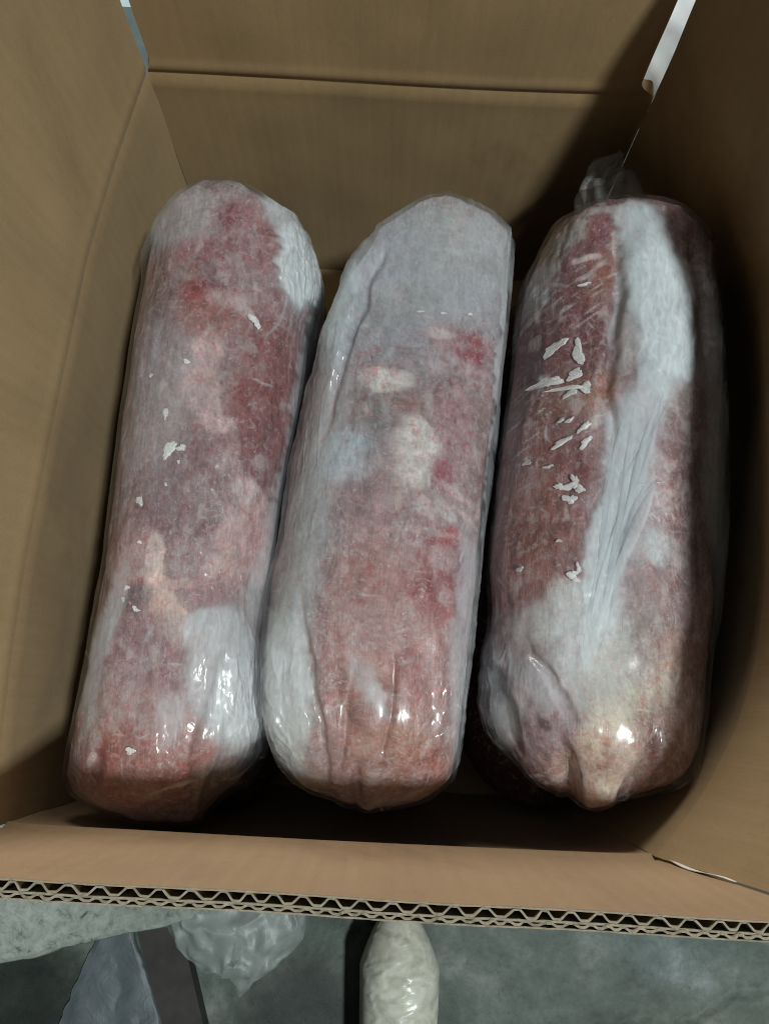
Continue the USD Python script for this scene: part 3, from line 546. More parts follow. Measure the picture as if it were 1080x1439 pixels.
                 (0.069, 0.0862, 0.01894, 0.02411, -3, 0.287, 0.117, 0.089, 0.85, 1.2),
                 (0.0667, 0.121, 0.01221, 0.01437, -3, 0.223, 0.08, 0.072, 0.7, 1.2),
                 (0.1045, 0.1449, 0.00689, 0.01378, 7, 0.305, 0.138, 0.054, 0.7, 1.2),
                 (0.1031, 0.1159, 0.0054, 0.04052, 0, 0.231, 0.107, 0.093, 0.6, 1.2),
                 (0.098, 0.1017, 0.0134, 0.0201, -3, 0.181, 0.068, 0.068, 0.6, 1.2),
                 (0.0836, 0.0743, 0.01992, 0.01992, -3, 0.188, 0.08, 0.068, 0.7, 1.2),
                 (0.0662, 0.0551, 0.01357, 0.01357, -3, 0.305, 0.162, 0.138, 0.7, 1.2),
                 (0.1264, 0.2334, 0.01236, 0.02036, 1, 0.342, 0.413, 0.445, 0.85, 1.6),
                 (0.1302, 0.1993, 0.01779, 0.02846, 0, 0.392, 0.479, 0.515, 0.9, 1.8),
                 (0.1319, 0.1649, 0.01463, 0.01742, -3, 0.352, 0.445, 0.479, 0.85, 1.6),
                 (0.113, 0.179, 0.00562, 0.02109, 5, 0.262, 0.188, 0.156, 0.6, 1.4),
                 (0.1185, 0.1307, 0.01497, 0.02042, 7, 0.413, 0.371, 0.402, 0.8, 1.6),
                 (0.1107, 0.0882, 0.01455, 0.03969, 7, 0.352, 0.305, 0.323, 0.7, 1.4),
                 (0.1261, 0.0995, 0.00868, 0.02002, 5, 0.434, 0.342, 0.352, 0.7, 1.6),
                 (0.151, 0.1349, 0.01388, 0.09718, -1, 0.162, 0.117, 0.112, 0.9, 1.2),  # right flank: its shade is put into this dark brown
                 (0.1368, 0.047, 0.01624, 0.02274, -3, 0.188, 0.127, 0.122, 0.7, 1.1),
                 (0.157, 0.1927, 0.00793, 0.03245, -3, 0.195, 0.15, 0.15, 0.7, 1.3),
                 (0.127, 0.0724, 0.00722, 0.00787, 7, 0.515, 0.565, 0.565, 0.8, 1.6),
                 (0.1359, 0.0699, 0.00988, 0.00659, -3, 0.305, 0.305, 0.305, 0.6, 1.2),
                 (0.0775, 0.0385, 0.01437, 0.00849, -23, 0.503, 0.503, 0.479, 0.9, 2),
                 (0.0864, 0.0476, 0.00975, 0.00845, 17, 0.491, 0.491, 0.456, 0.9, 2),
                 (0.0703, 0.033, 0.00857, 0.00791, -3, 0.392, 0.352, 0.342, 0.7, 1.4),
                 (0.0967, 0.0271, 0.01907, 0.02224, 7, 0.434, 0.445, 0.434, 0.85, 1.4),
                 (0.0904, 0.0143, 0.01263, 0.01263, -3, 0.468, 0.479, 0.479, 0.7, 1.3),
                 (0.1102, 0.0076, 0.02345, 0.02189, -3, 0.371, 0.342, 0.262, 0.85, 1.3),
                 (0.104, -0.0078, 0.01365, 0.01241, -3, 0.479, 0.445, 0.342, 0.8, 1.4),
                 (0.0997, -0.0264, 0.0188, 0.01379, -3, 0.352, 0.262, 0.195, 0.85, 1.2),
                 (0.0705, -0.0037, 0.01801, 0.02251, -13, 0.287, 0.231, 0.254, 0.85, 1.3),
                 (0.0585, 0.0036, 0.00304, 0.01554, -15, 0.054, 0.045, 0.045, 0.85, 1.6),
                 (0.0629, -0.0075, 0.00464, 0.00994, -23, 0.223, 0.223, 0.223, 0.7, 1.4),
                 (0.073, 0.0089, 0.00835, 0.01414, -18, 0.352, 0.287, 0.305, 0.6, 1.3),
                 (0.076, -0.0083, 0.00254, 0.00254, -3, 0.061, 0.032, 0.032, 0.8, 1.6),
                 (0.1283, -0.0112, 0.01562, 0.01374, -3, 0.162, 0.084, 0.072, 0.85, 1.2),
                 (0.1361, 0.0214, 0.00512, 0.01279, -3, 0.352, 0.27, 0.216, 0.7, 1.3),
                 (0.1208, 0.0394, 0.00832, 0.01281, -3, 0.209, 0.175, 0.156, 0.7, 1.2),
                 (0.1153, 0.0202, 0.01262, 0.00757, -3, 0.188, 0.162, 0.162, 0.5, 1.2),
                 (0.1415, -0.0, 0.00829, 0.01912, 2, 0.246, 0.188, 0.175, 0.6, 1.2)],
       'shape': [(0.2769, 0.1283, 0.0181), (0.2768, 0.1283, 0.0184), (0.2765, 0.1283, 0.0193), (0.276, 0.1283, 0.0209), (0.2753, 0.1284, 0.0232),
                 (0.2744, 0.1284, 0.026), (0.2733, 0.128, 0.0291), (0.272, 0.1273, 0.0317), (0.2705, 0.1276, 0.0336), (0.2688, 0.128, 0.0357),
                 (0.2669, 0.1284, 0.0381), (0.2649, 0.1288, 0.0406), (0.2626, 0.1283, 0.0424), (0.2602, 0.1284, 0.0438), (0.2576, 0.1285, 0.0454),
                 (0.2548, 0.1285, 0.0469), (0.2518, 0.1284, 0.0483), (0.2487, 0.1286, 0.0495), (0.2454, 0.1284, 0.0503), (0.2419, 0.1281, 0.0511),
                 (0.2383, 0.1276, 0.0519), (0.2346, 0.1271, 0.0526), (0.2306, 0.1265, 0.0533), (0.2266, 0.1263, 0.0537), (0.2224, 0.1262, 0.054),
                 (0.2181, 0.126, 0.0544), (0.2136, 0.1257, 0.0546), (0.209, 0.1253, 0.0548), (0.2043, 0.125, 0.0549), (0.1995, 0.1246, 0.055),
                 (0.1946, 0.1242, 0.0551), (0.1896, 0.1238, 0.0552), (0.1845, 0.1234, 0.0553), (0.1793, 0.1229, 0.0554), (0.174, 0.1224, 0.0555),
                 (0.1687, 0.1219, 0.0556), (0.1633, 0.1213, 0.0557), (0.1578, 0.1208, 0.0558), (0.1523, 0.1203, 0.056), (0.1467, 0.1197, 0.056),
                 (0.1411, 0.1191, 0.0561), (0.1355, 0.1186, 0.0562), (0.1298, 0.1181, 0.0562), (0.1242, 0.1175, 0.0562), (0.1185, 0.117, 0.0562),
                 (0.1128, 0.1165, 0.0563), (0.1071, 0.1159, 0.0563), (0.1014, 0.1154, 0.0563), (0.0958, 0.1148, 0.0563), (0.0901, 0.1143, 0.0563),
                 (0.0845, 0.1137, 0.0563), (0.079, 0.1132, 0.0563), (0.0735, 0.1126, 0.0563), (0.068, 0.112, 0.0563), (0.0626, 0.1118, 0.0558),
                 (0.0572, 0.1119, 0.0553), (0.052, 0.1119, 0.0547), (0.0468, 0.1118, 0.0542), (0.0417, 0.1113, 0.0541), (0.0367, 0.1108, 0.054),
                 (0.0318, 0.1102, 0.0539), (0.027, 0.1097, 0.0538), (0.0223, 0.1092, 0.0537), (0.0177, 0.1087, 0.0536), (0.0132, 0.1082, 0.0535),
                 (0.0089, 0.1081, 0.053), (0.0047, 0.1081, 0.0526), (0.0006, 0.108, 0.0521), (-0.0033, 0.1083, 0.0513), (-0.0071, 0.1085, 0.0504),
                 (-0.0107, 0.1086, 0.0494), (-0.0141, 0.1088, 0.0485), (-0.0174, 0.1092, 0.0472), (-0.0206, 0.1093, 0.0453),
                 (-0.0235, 0.1095, 0.0436), (-0.0263, 0.1096, 0.0419), (-0.0289, 0.1093, 0.0393), (-0.0313, 0.1086, 0.0364), (-0.0336, 0.108, 0.0337),
                 (-0.0356, 0.1071, 0.0309), (-0.0375, 0.1063, 0.0267), (-0.0392, 0.1057, 0.0227), (-0.0407, 0.1052, 0.0192), (-0.042, 0.1048, 0.0163),
                 (-0.0431, 0.1048, 0.0135), (-0.044, 0.1056, 0.0104), (-0.0447, 0.1061, 0.0081), (-0.0452, 0.1065, 0.0064), (-0.0455, 0.1068, 0.0054),
                 (-0.0456, 0.1069, 0.005)]}}
RIGHT_RIM = [(0.1336, 0.3207), (0.1514, 0.2872), (0.1692, 0.2559), (0.1818, 0.2113), (0.1829, 0.1647), (0.1806, 0.1169), (0.1763, 0.0652), (0.1698, 0.0262), (0.1592, -0.005), (0.1418, -0.0353), (0.1211, -0.06)]
LEFT_RIM = [(-0.1402, 0.3198), (-0.1489, 0.2647), (-0.1556, 0.207), (-0.1589, 0.1234), (-0.1611, 0.0475), (-0.1603, 0.0078), (-0.1586, -0.0298), (-0.1538, -0.0611)]

RIM, Z0, RZ, FLOOR_IN = 0.16, 0.115, 0.047, FLOOR_Z + 0.009
T = 0.007


def along(table, n, sm=3):
    t = np.array(table)
    d = np.r_[0, np.cumsum(np.linalg.norm(np.diff(t, axis=0), axis=1))]
    s = np.linspace(0, d[-1], n)
    o = np.c_[np.interp(s, d, t[:, 0]), np.interp(s, d, t[:, 1])]
    for _ in range(sm):
        o[1:-1] = (o[:-2] + 2 * o[1:-1] + o[2:]) / 4
    return o


# ------------------------------------------------------------------ the cardboard box
box = thing('cardboard_box', 'open brown corrugated cardboard box holding the three meat rolls', 'box', (-0.01, 0.13, FLOOR_Z))
corner = {'lb': np.array([-0.1402, 0.3198]), 'rb': np.array([0.1336, 0.3207]), 'rf': np.array([0.1211, -0.0605]), 'lf': np.array([-0.1538, -0.0611])}


def panel(name, rim, out, low, lean, height, mat_, n_low=40, n_up=50, seed=0, crease=1.0, inset=(0, 0)):
    """A wall below the rim and its flap above: rim (n, 2), out (n, 2) the outward direction, low(t, q) the bulge below the rim
    (q from 0 at the rim to 1 at the bottom), lean(t) the outward slope of the flap."""
    n = len(rim)
    t = np.linspace(0, 1, n)[:, None]
    groove = lambda d: crease * 0.0016 * np.exp(-(d / 0.0022) ** 2) - crease * 0.0009 * np.exp(-((np.abs(d) - 0.006) / 0.003) ** 2)
    z = np.linspace(RIM, FLOOR_IN, n_low)[None, :]
    q = (RIM - z) / (RIM - FLOOR_IN)
    wav = lambda s: (fbm(np.stack([np.repeat(t, s.shape[1], 1) * 5 + seed, np.repeat(s * 14, n, 0), 0 * t + 0 * s], -1), 2, seed) - 0.5) * 0.003
    d = low(t, q) + groove(z - RIM) + wav(z) * np.clip(q * 6, 0, 1)
    Pw = np.concatenate([rim[:, None, :] + out[:, None, :] * d[..., None], np.repeat(z, n, 0)[..., None]], -1)
    u = np.linspace(0, 1, n_up)[None, :] ** 1.3 * height
    d2 = lean(t) * u + groove(u) + wav(RIM + u) * np.clip(u / 0.03, 0, 1) * 1.3
    ext = np.interp(t, [0, 1], inset) * np.clip(u / 0.012, 0, 1)
    tang = np.gradient(rim, axis=0); tang /= np.linalg.norm(tang, axis=1, keepdims=True)
    cut0, cut1 = inset
    sh = (cut0 * np.clip(1 - t / 0.06, 0, 1) - cut1 * np.clip((t - 0.94) / 0.06, 0, 1)) * np.clip(u / 0.008, 0, 1)
    Pf = np.concatenate([rim[:, None, :] + out[:, None, :] * d2[..., None] + tang[:, None, :] * sh[..., None], np.repeat(RIM + u, n, 0)[..., None]], -1)
    return Pw, Pf


def board(P, sign):
    return sheet(P if sign > 0 else P[::-1], T)


def sided(P, outward):
    """orders the grid so that its normal points outward"""
    nn = np.cross(P[1, 0] - P[0, 0], P[0, 1] - P[0, 0])
    return P if nn @ outward > 0 else P[::-1]


# back
n = 90
rimb = np.linspace(corner['lb'], corner['rb'], n)
tt = np.linspace(0, 1, n)
rimb[:, 1] += 0.0005 * np.sin(tt * 7) - 0.001 * np.sin(np.pi * tt)
Pw, Pf = panel('back', rimb, np.tile([0.0, 1.0], (n, 1)), lambda t, q: 0.002 * np.sin(np.pi * t) * q, lambda t: 0.02 + 0 * t, 0.13, KRAFT, seed=11, crease=0.7, inset=(0.0038, 0.0095))
obj('back_wall', sheet(sided(Pw, np.array([0, 1, 0])), T), KRAFT, box)
obj('back_flap', sheet(sided(Pf, np.array([0, 1, 0])), T), KRAFT, box)
# left, its rim bowed outward
riml = along(LEFT_RIM, 110)
Pw, Pf = panel('left', riml, np.tile([-1.0, 0.0], (110, 1)), lambda t, q: 0.004 * np.sin(np.pi * t) * np.sin(np.pi * np.minimum(q, 1)), lambda t: 0.02 + 0.30 * t, 0.125, KRAFT_SIDE, seed=23, crease=0.35)
obj('left_wall', sheet(sided(Pw, np.array([-1, 0, 0])), T), KRAFT_SIDE, box)
obj('left_flap', sheet(sided(Pf, np.array([-1, 0, 0])), T), KRAFT_SIDE, box)
# right, pushed out by the roll beside it
rimr = along(RIGHT_RIM, 140, 12)
bt = lambda t: np.sin(np.pi * t) ** 0.6
Pw, Pf = panel('right', rimr, np.tile([1.0, 0.0], (140, 1)), lambda t, q: 0.017 * bt(np.clip(t, 1e-6, 1 - 1e-6)) * np.sin(np.pi * np.minimum(q * 1.1, 1)), lambda t: (np.interp(t, [0, 0.12, 0.3, 0.5, 0.8, 1], [0.129, 0.142, 0.172, 0.187, 0.184, 0.166]) - rimr[:, :1]) / 0.12, 0.12, KRAFT_SIDE, seed=37, crease=0.1)
obj('right_wall', sheet(sided(Pw, np.array([1, 0, 0])), T), KRAFT_SIDE, box)
obj('right_flap', sheet(sided(Pf, np.array([1, 0, 0])), T), KRAFT_SIDE, box)
# front wall
n = 90
rimf = np.linspace(corner['lf'], corner['rf'], n)
Pw, _ = panel('front', rimf, np.tile([0.0, -1.0], (n, 1)), lambda t, q: 0.013 * np.sin(np.pi * t) ** 0.4 * np.sin(np.pi * np.minimum(q, 1)), lambda t: 0 * t, 0.1, KRAFT_FRONT, seed=41)
obj('front_wall', sheet(sided(Pw, np.array([0, -1, 0])), T), KRAFT_FRONT, box)
# bottom
import shapely
bp = [(-0.146, -0.058)] + [(p[0], p[1]) for p in riml[::-1] - [0.0045, 0]] + [(-0.14, 0.3245), (0.134, 0.3255)] + [(p[0], p[1]) for p in rimr + [0.0055, 0]] + [(0.118, -0.064), (0.06, -0.076), (-0.09, -0.076), (-0.145, -0.066)]
bm = trimesh.creation.extrude_polygon(max(getattr(shapely.Polygon(bp).buffer(0), 'geoms', [shapely.Polygon(bp).buffer(0)]), key=lambda q_: q_.area), 0.0075, engine='earcut')
bm.apply_translation([0, 0, FLOOR_Z + 0.001])
obj('bottom', bm, KRAFT, box, smooth=False)

# front flap: a double-wall board whose cut edge faces up
HF = 0.0905
L0, L1 = 0.0037, 0.0057        # large flute, whole board


def flap_point(xs, up, depth):
    """xs from the left end to the right end along the flap (metres), up 0..1, depth outward from the inner face"""
    w0 = corner['rf'][0] - corner['lf'][0]
    s = (xs - corner['lf'][0]) / w0
    xx = xs + up * (0.010 + 0.028 * (s - 0.5)) * 1.0
    yy = corner['lf'][1] + (corner['rf'][1] - corner['lf'][1]) * s - depth - 0.0006 + 0.0012 * up + 0.0006 * np.sin(s * 4 + 1) * up + 0.0002 * np.sin(s * 19) * up
    return np.stack([xx, yy, RIM + 0.002 + up * (HF - 0.002) + 0 * xx], -1)


def flap_sheet(depth_fn, thick, nx, nv=14, rough=0.0, seed=0, v0=0.0, v1=1.0):
    xs = np.linspace(corner['lf'][0] + 0.001, corner['rf'][0] + 0.004, nx)[:, None]
    v = np.linspace(v0, v1, nv)[None, :]
    v = v + 0 * xs
    v[:, -1] += rough * (fbm(np.stack([xs[:, 0] * 300, 0 * xs[:, 0], 0 * xs[:, 0]], -1), 3, seed) - 0.5)
    P = flap_point(xs + 0 * v, v, depth_fn(xs) + 0 * v)
    return sheet(sided(P, np.array([0, -1, 0])), thick)


ff = obj('front_flap', flap_sheet(lambda s: 0 * s, 0.00045, 260, 30, 0.008, 1), KRAFT_FRONT, box)
wob = lambda s, k: (noise(np.stack([s * 60, 0 * s, 0 * s], -1), k) - 0.5)


def tri(a):
    w = np.sin(a)
    return np.clip(w * 1.35, -1, 1) * 0.5 + 0.5


def big(s):
    a = 2 * np.pi * (s + 0.0034 * wob(s, 5)) / 0.0081
    return 0.00047 + (L0 - 0.0012) * tri(a) * (0.93 - 0.26 * np.abs(wob(s * 2.3, 9)))


def small(s):
    a = 2 * np.pi * (s + 0.0030 * wob(s, 15)) / 0.0052
    return L0 + 0.00006 + (L1 - L0 - 0.0010) * tri(a) * (0.95 - 0.5 * np.abs(wob(s * 1.7, 19)))


obj('fluting', flap_sheet(big, 0.00042, 2400, 4, 0.0, 2, 0, 0.988), SHADED_FLUTE, ff)
obj('cut_edge', flap_sheet(lambda s: big(s) - 0.00012, 0.00066, 2400, 2, 0.02, 2, 0.9885, 1.0), PAPER_EDGE, ff)
obj('middle_liner', flap_sheet(lambda s: L0 - 0.0004 + 0 * s, 0.0006, 260, 4, 0.008, 3), PAPER_EDGE, ff)
obj('fluting', flap_sheet(small, 0.0004, 3000, 4, 0.0, 4, 0, 0.988), SHADED_FLUTE, ff)
obj('cut_edge', flap_sheet(lambda s: small(s) - 0.00015, 0.00075, 3000, 2, 0.026, 4, 0.9885, 1.0), PAPER_EDGE, ff)
obj('outer_liner', flap_sheet(lambda s: L1 - 0.0004 + 0 * s, 0.00045, 260, 8, 0.012, 5), PAPER_EDGE, ff)
# the raw pale rim of the inner liner
xs = np.linspace(corner['lf'][0] + 0.002, corner['rf'][0] + 0.003, 500)[:, None]
v = np.array([[0.993, 1.004]]) + 0 * xs
v[:, 0] -= 0.006 * (fbm(np.stack([xs[:, 0] * 120, 0 * xs[:, 0], 0 * xs[:, 0]], -1), 3, 8) - 0.3)
obj('torn_edge', sheet(sided(flap_point(xs + 0 * v, v, -0.00012 + 0 * v), np.array([0, -1, 0])), 0.0003), PAPER_EDGE, ff)

# torn pale paper at the right end of the front flap's fold
uu = np.linspace(0.0, 1, 30)
base_ = flap_point(np.full(30, corner['rf'][0] + 0.0035), 0.03 + 0.42 * uu, np.zeros(30))
wdt = 0.0042 * np.sin(np.pi * np.clip(uu * 0.97 + 0.03, 0, 1)) ** 0.7 * (1 - 0.55 * uu)
P = np.stack([base_ + np.stack([-wdt * k_, 0.0010 + 0.0004 * np.sin(uu * 9 + k_), 0 * uu], -1) for k_ in (0, 0.5, 1.0)], 0)
obj('torn_paper', sheet(sided(P, np.array([0, -1, 0])), 0.0003), TORN, ff)

# ------------------------------------------------------------------ the rolls


def station(tab, ny):
    a = np.array(tab)
    th = np.linspace(0, np.pi, len(a))
    k = np.linspace(0, np.pi, ny)
    # even out the spacing in the middle but keep the caps dense
    return np.interp(k, th, a[:, 0]), np.interp(k, th, a[:, 1]), np.interp(k, th, a[:, 2])


def warp(xy, seed, amp, f):
    q = np.c_[xy * f, np.zeros(len(xy))]
    return (np.c_[fbm(q, 4, seed), fbm(q + 17.3, 4, seed + 50)] - 0.5) * 2 * amp


def ellipse(xy, e):
    cx, cy, rx, ry, ang = e[:5]
    a = math.radians(ang)
    dx, dy = xy[:, 0] - cx, -(xy[:, 1] - cy)
    u = (dx * math.cos(a) + dy * math.sin(a)) / rx
    v = (-dx * math.sin(a) + dy * math.cos(a)) / ry
    return np.hypot(u, v)


def cover(xy, e, hard):
    q = ellipse(xy, e)
    return 1 / (1 + np.exp(np.clip((q - 1) * 4.5 * hard, -40, 40)))


def loft(d, ny, na, grow=0.0):
    ys, cx, rr = station(d['shape'], ny)
    for _ in range(4):
        rr[1:-1] = (rr[:-2] + 2 * rr[1:-1] + rr[2:]) / 4
        cx[1:-1] = (cx[:-2] + 2 * cx[1:-1] + cx[2:]) / 4
    rm = np.percentile(rr, 80)
    dd = np.minimum(ys.max() - ys, ys - ys.min())
    prof = 0.30 + 0.70 * (1 - (1 - np.clip(dd / np.where(ys > ys.mean(), 0.03, 0.05), 0, 1)) ** 2.2) ** 0.7
    hz = RZ * prof
    hb = RZ * np.minimum(1, 0.35 + 0.65 * prof)
    top = int(na * 0.72)
    a = np.concatenate([np.linspace(0, np.pi, top, endpoint=False), np.linspace(np.pi, 2 * np.pi, na - top, endpoint=False)])
    ca, sa = np.cos(a), np.sin(a)
    ex = np.where(sa >= 0, 2 / d['n'], 2 / 2.2)
    cc = np.sign(ca) * np.abs(ca) ** ex
    ss = np.abs(sa) ** ex
    X = cx[:, None] + (rr[:, None] + grow) * cc[None, :]
    Zp = np.where(sa[None, :] >= 0, Z0 + (hz[:, None] + grow) * ss[None, :], Z0 - (hb[:, None] + grow * 0.5) * ss[None, :])
    Y = np.repeat(ys[:, None], na, 1)
    P = np.stack([X, Y, Zp], -1)
    # the blunt, flat-sided end where the bag was folded: planes cut the log
    for (x0, y0, x1, y1, e) in d['cuts']:
        h_ = np.array([y0 - y1, x1 - x0]); h_ /= np.linalg.norm(h_)
        nrm_ = np.array([h_[0] * math.cos(e), h_[1] * math.cos(e), math.sin(e)])
        k_ = (P - np.array([x0, y0, 0.135])) @ nrm_ - grow
        P = P - nrm_ * np.maximum(k_, 0)[..., None] * 0.93
    return P, a


def normals(v, f):
    return meshkit.arrays((v, f), True)[2]


def relief(d, p, seed):
    """common relief of meat and film, metres along the normal"""
    xy = p[:, :2]
    w = xy + warp(xy, seed, 0.004, 40)
    h = (fbm(p * np.array([38, 18, 38]), 3, seed) - 0.5) * 0.0060
    for e in d['bump']:
        h += 0.001 * e[5] * cover(w, e, e[6]) * (p[:, 2] > Z0 - 0.02)
    return h


def build_roll(key, name_label, seed, ny=560, na=400):
    d = ROLLS[key]
    sh = np.array(d['shape'])
    base = (float(sh[:, 1].mean()), float(sh[:, 0].mean()), Z0 - RZ)
    t = thing('frozen_meat_roll', name_label, 'meat roll', base)
    # meat
    P, a = loft(d, ny, na)
    v = P.reshape(-1, 3)
    f = grid_faces(ny, na, True)
    j = np.arange(ny - 1)[:, None] * na + na - 1
    i0 = np.arange(ny - 1) * na
    wrap = np.concatenate([np.stack([i0 + na - 1, i0, i0 + na], 1), np.stack([i0 + na - 1, i0 + na, i0 + 2 * na - 1], 1)])
    f = np.concatenate([f, wrap[:, ::1]])
    caps = [np.stack([np.full(na, ny * na), np.arange(na), (np.arange(na) + 1) % na], 1), np.stack([np.full(na, ny * na + 1), (ny - 1) * na + (np.arange(na) + 1) % na, (ny - 1) * na + np.arange(na)], 1)]
    v = np.vstack([v, P[0].mean(0), P[-1].mean(0)])
    f = np.concatenate([f, *caps])
    tm = trimesh.Trimesh(v, f, process=False)
    if tm.volume < 0:
        f = f[:, ::-1]
    # make every face agree with the loft's outward side
    c = np.array([base[0], 0, Z0])
    fn = np.cross(v[f[:, 1]] - v[f[:, 0]], v[f[:, 2]] - v[f[:, 0]])
    fc = v[f].mean(1)
    ccx = np.interp(fc[:, 1], sh[::-1, 0], sh[::-1, 1])
    outd = np.c_[fc[:, 0] - ccx, 0.15 * (fc[:, 1] - base[1]), fc[:, 2] - Z0]
    bad = (fn * outd).sum(1) < 0
    f[bad] = f[bad][:, ::-1]
    nrm = normals(v, f)
    h = relief(d, v, seed)
    g1 = noise(v * np.array([260, 120, 260]), seed + 3)
    h2 = h + (g1 - 0.5) * 0.0010
    vm = v + nrm * (h2 - 0.0015)[:, None]
    xy = v[:, :2]
    wa = xy + warp(xy, seed + 9, 0.0060, 42) + warp(xy, seed + 19, 0.0022, 230) + warp(xy, seed + 29, 0.0008, 800)
    col = np.tile(np.array(d['base'], float), (len(v), 1))
    k = fbm(np.c_[xy * np.array([60, 26]), v[:, 2] * 40], 4, seed + 2)
    col *= (0.82 + 0.36 * k)[:, None]
    for e in d['paint']:
        m_ = cover(xy + (wa - xy) * float(np.clip(min(e[2], e[3]) / 0.009, 0.75, 1)), e, e[9] * 1.35)[:, None] * min(1.0, e[8] * 1.05)
        col = col * (1 - m_) + np.array(e[5:8]) * m_
    # fibres, fine marbling and frost speckle of the frozen flesh
    fib = fbm(np.c_[(xy[:, 0] + 0.25 * xy[:, 1]) * 900, xy[:, 1] * 130, v[:, 2] * 500], 3, seed + 4)
    mar = fbm(np.c_[xy * 190 + warp(xy, seed + 31, 0.9, 90), v[:, 2] * 190], 4, seed + 6)
    vein = np.clip(1 - np.abs(mar - 0.5) / 0.035, 0, 1) ** 1.5
    frost = np.clip((fbm(np.c_[xy * 75, v[:, 2] * 75], 5, seed + 12) - 0.5) * 5, 0, 1)
    spk = np.clip((noise(v * 1300, seed + 8) - 0.86) * 9, 0, 1) * np.clip((fbm(np.c_[xy * 40, 0 * v[:, 2]], 3, seed + 40) - 0.40) * 5, 0, 1)
    # short pale scratches of frost, slanting across the flesh
    if key == 'R':
        u_ = (xy[:, 0] * 0.87 + xy[:, 1] * 0.5); w_ = (-xy[:, 0] * 0.5 + xy[:, 1] * 0.87)
        scr = np.clip((noise(np.c_[u_ * 110, w_ * 620, 0 * u_], seed + 90) - 0.70) * 6, 0, 1) * np.clip((noise(np.c_[xy * 45, 0 * u_], seed + 91) - 0.42) * 5, 0, 1)
        scr *= (np.clip((sh[:, 1].mean() + 0.004 - xy[:, 0]) / 0.01, 0, 1) * np.clip((xy[:, 1] - 0.06) / 0.03, 0, 1))
        col = col * (1 - 0.75 * scr[:, None]) + 0.75 * scr[:, None] * np.array([0.55, 0.50, 0.48])
    mot = fbm(np.c_[xy * 240 + warp(xy, seed + 95, 1.0, 120), v[:, 2] * 240], 4, seed + 96)
    mot2 = fbm(np.c_[xy * 95 + warp(xy, seed + 97, 1.0, 60), v[:, 2] * 95], 4, seed + 98)
    col *= (1 + 0.65 * (mot - 0.5) + 0.55 * (mot2 - 0.5))[:, None] * np.array([1, 1, 1]) + ((mot2 - 0.5) * 0.25)[:, None] * np.array([-0.6, 0.7, 0.8])
    fine = fbm(v * np.array([900, 700, 900]), 3, seed + 101)
    col *= (1 + 0.85 * (fine - 0.5))[:, None]
    from scipy.spatial import cKDTree
    gq = np.random.default_rng(seed + 5)
    span = np.array([[xy[:, 0].min(), xy[:, 1].min()], [xy[:, 0].max(), xy[:, 1].max()]])
    cells = gq.uniform(span[0], span[1], (1500, 2))
    pick = gq.random(1500); tone = gq.uniform(0.75, 1.1, (1500, 1)) * np.array([0.52, 0.45, 0.43])
    wz = xy + warp(xy, seed + 103, 0.004, 110) + warp(xy, seed + 104, 0.0012, 600)
    wz = wz * np.array([1.0, 0.62]); 
    d2, ci = cKDTree(cells * np.array([1.0, 0.62])).query(wz, k=2)
    edge_ = np.clip((d2[:, 1] - d2[:, 0]) / 0.0012, 0, 1)
    chip = (pick[ci[:, 0]] < 0.10) * edge_ * 0.55
    col = col * (1 - chip[:, None]) + tone[ci[:, 0]] * chip[:, None]
    dark_ = ((pick[ci[:, 0]] > 0.90) * edge_ * 0.35)[:, None]
    col = col * (1 - dark_ * np.array([0.35, 0.75, 0.7]))
    seam = (np.clip(1 - (d2[:, 1] - d2[:, 0]) / 0.0007, 0, 1) * np.clip((fbm(np.c_[xy * 60, 0 * v[:, 2]], 3, seed + 105) - 0.5) * 8, 0, 1) * 0.35)[:, None]
    col = col * (1 - seam) + np.array([0.50, 0.43, 0.42]) * seam
    # torn sheets of fat running through the lean
    fat = np.clip((fbm(np.c_[xy * np.array([70, 38]) + warp(xy, seed + 93, 1.2, 60), v[:, 2] * 50], 4, seed + 94) - 0.56) * 8, 0, 1)
    col = col * (1 - 0.14 * fat[:, None]) + 0.14 * fat[:, None] * np.array([0.52, 0.44, 0.42])
    pale = np.array([0.46, 0.40, 0.40])
    col *= (0.80 + 0.40 * fib)[:, None]
    amt = (vein * 0.26)[:, None]
    col = col * (1 - amt) + pale * amt
    amt = (frost * 0.11)[:, None]
    col = col * (1 - amt) + np.array([0.42, 0.42, 0.46]) * amt
    amt = (spk * 0.5)[:, None]
    col = col * (1 - amt) + np.array([0.60, 0.56, 0.55]) * amt
    grey = col @ np.array([0.3, 0.55, 0.15])
    col = grey[:, None] + (col - grey[:, None]) * SAT
    col = np.clip(col * GAIN * (1.3 if key == 'R' else 1.0), 0.01, 0.86)
    meat = obj('meat', (vm, f), MEAT, t, prim={'paint': col})
    # film: its own, coarser skin, drawn tight and wrinkled
    ny2, na2 = 560, 380
    P, a = loft(d, ny2, na2, 0.0007)
    v = P.reshape(-1, 3)
    f = np.concatenate([grid_faces(ny2, na2, True), np.concatenate([np.stack([np.arange(ny2 - 1) * na2 + na2 - 1, np.arange(ny2 - 1) * na2, np.arange(ny2 - 1) * na2 + na2], 1),
                                                                 np.stack([np.arange(ny2 - 1) * na2 + na2 - 1, np.arange(ny2 - 1) * na2 + na2, np.arange(ny2 - 1) * na2 + 2 * na2 - 1], 1)]),
                        np.stack([np.full(na2, ny2 * na2), np.arange(na2), (np.arange(na2) + 1) % na2], 1),
                        np.stack([np.full(na2, ny2 * na2 + 1), (ny2 - 1) * na2 + (np.arange(na2) + 1) % na2, (ny2 - 1) * na2 + np.arange(na2)], 1)])
    v = np.vstack([v, P[0].mean(0), P[-1].mean(0)])
    fn = np.cross(v[f[:, 1]] - v[f[:, 0]], v[f[:, 2]] - v[f[:, 0]])
    fc = v[f].mean(1)
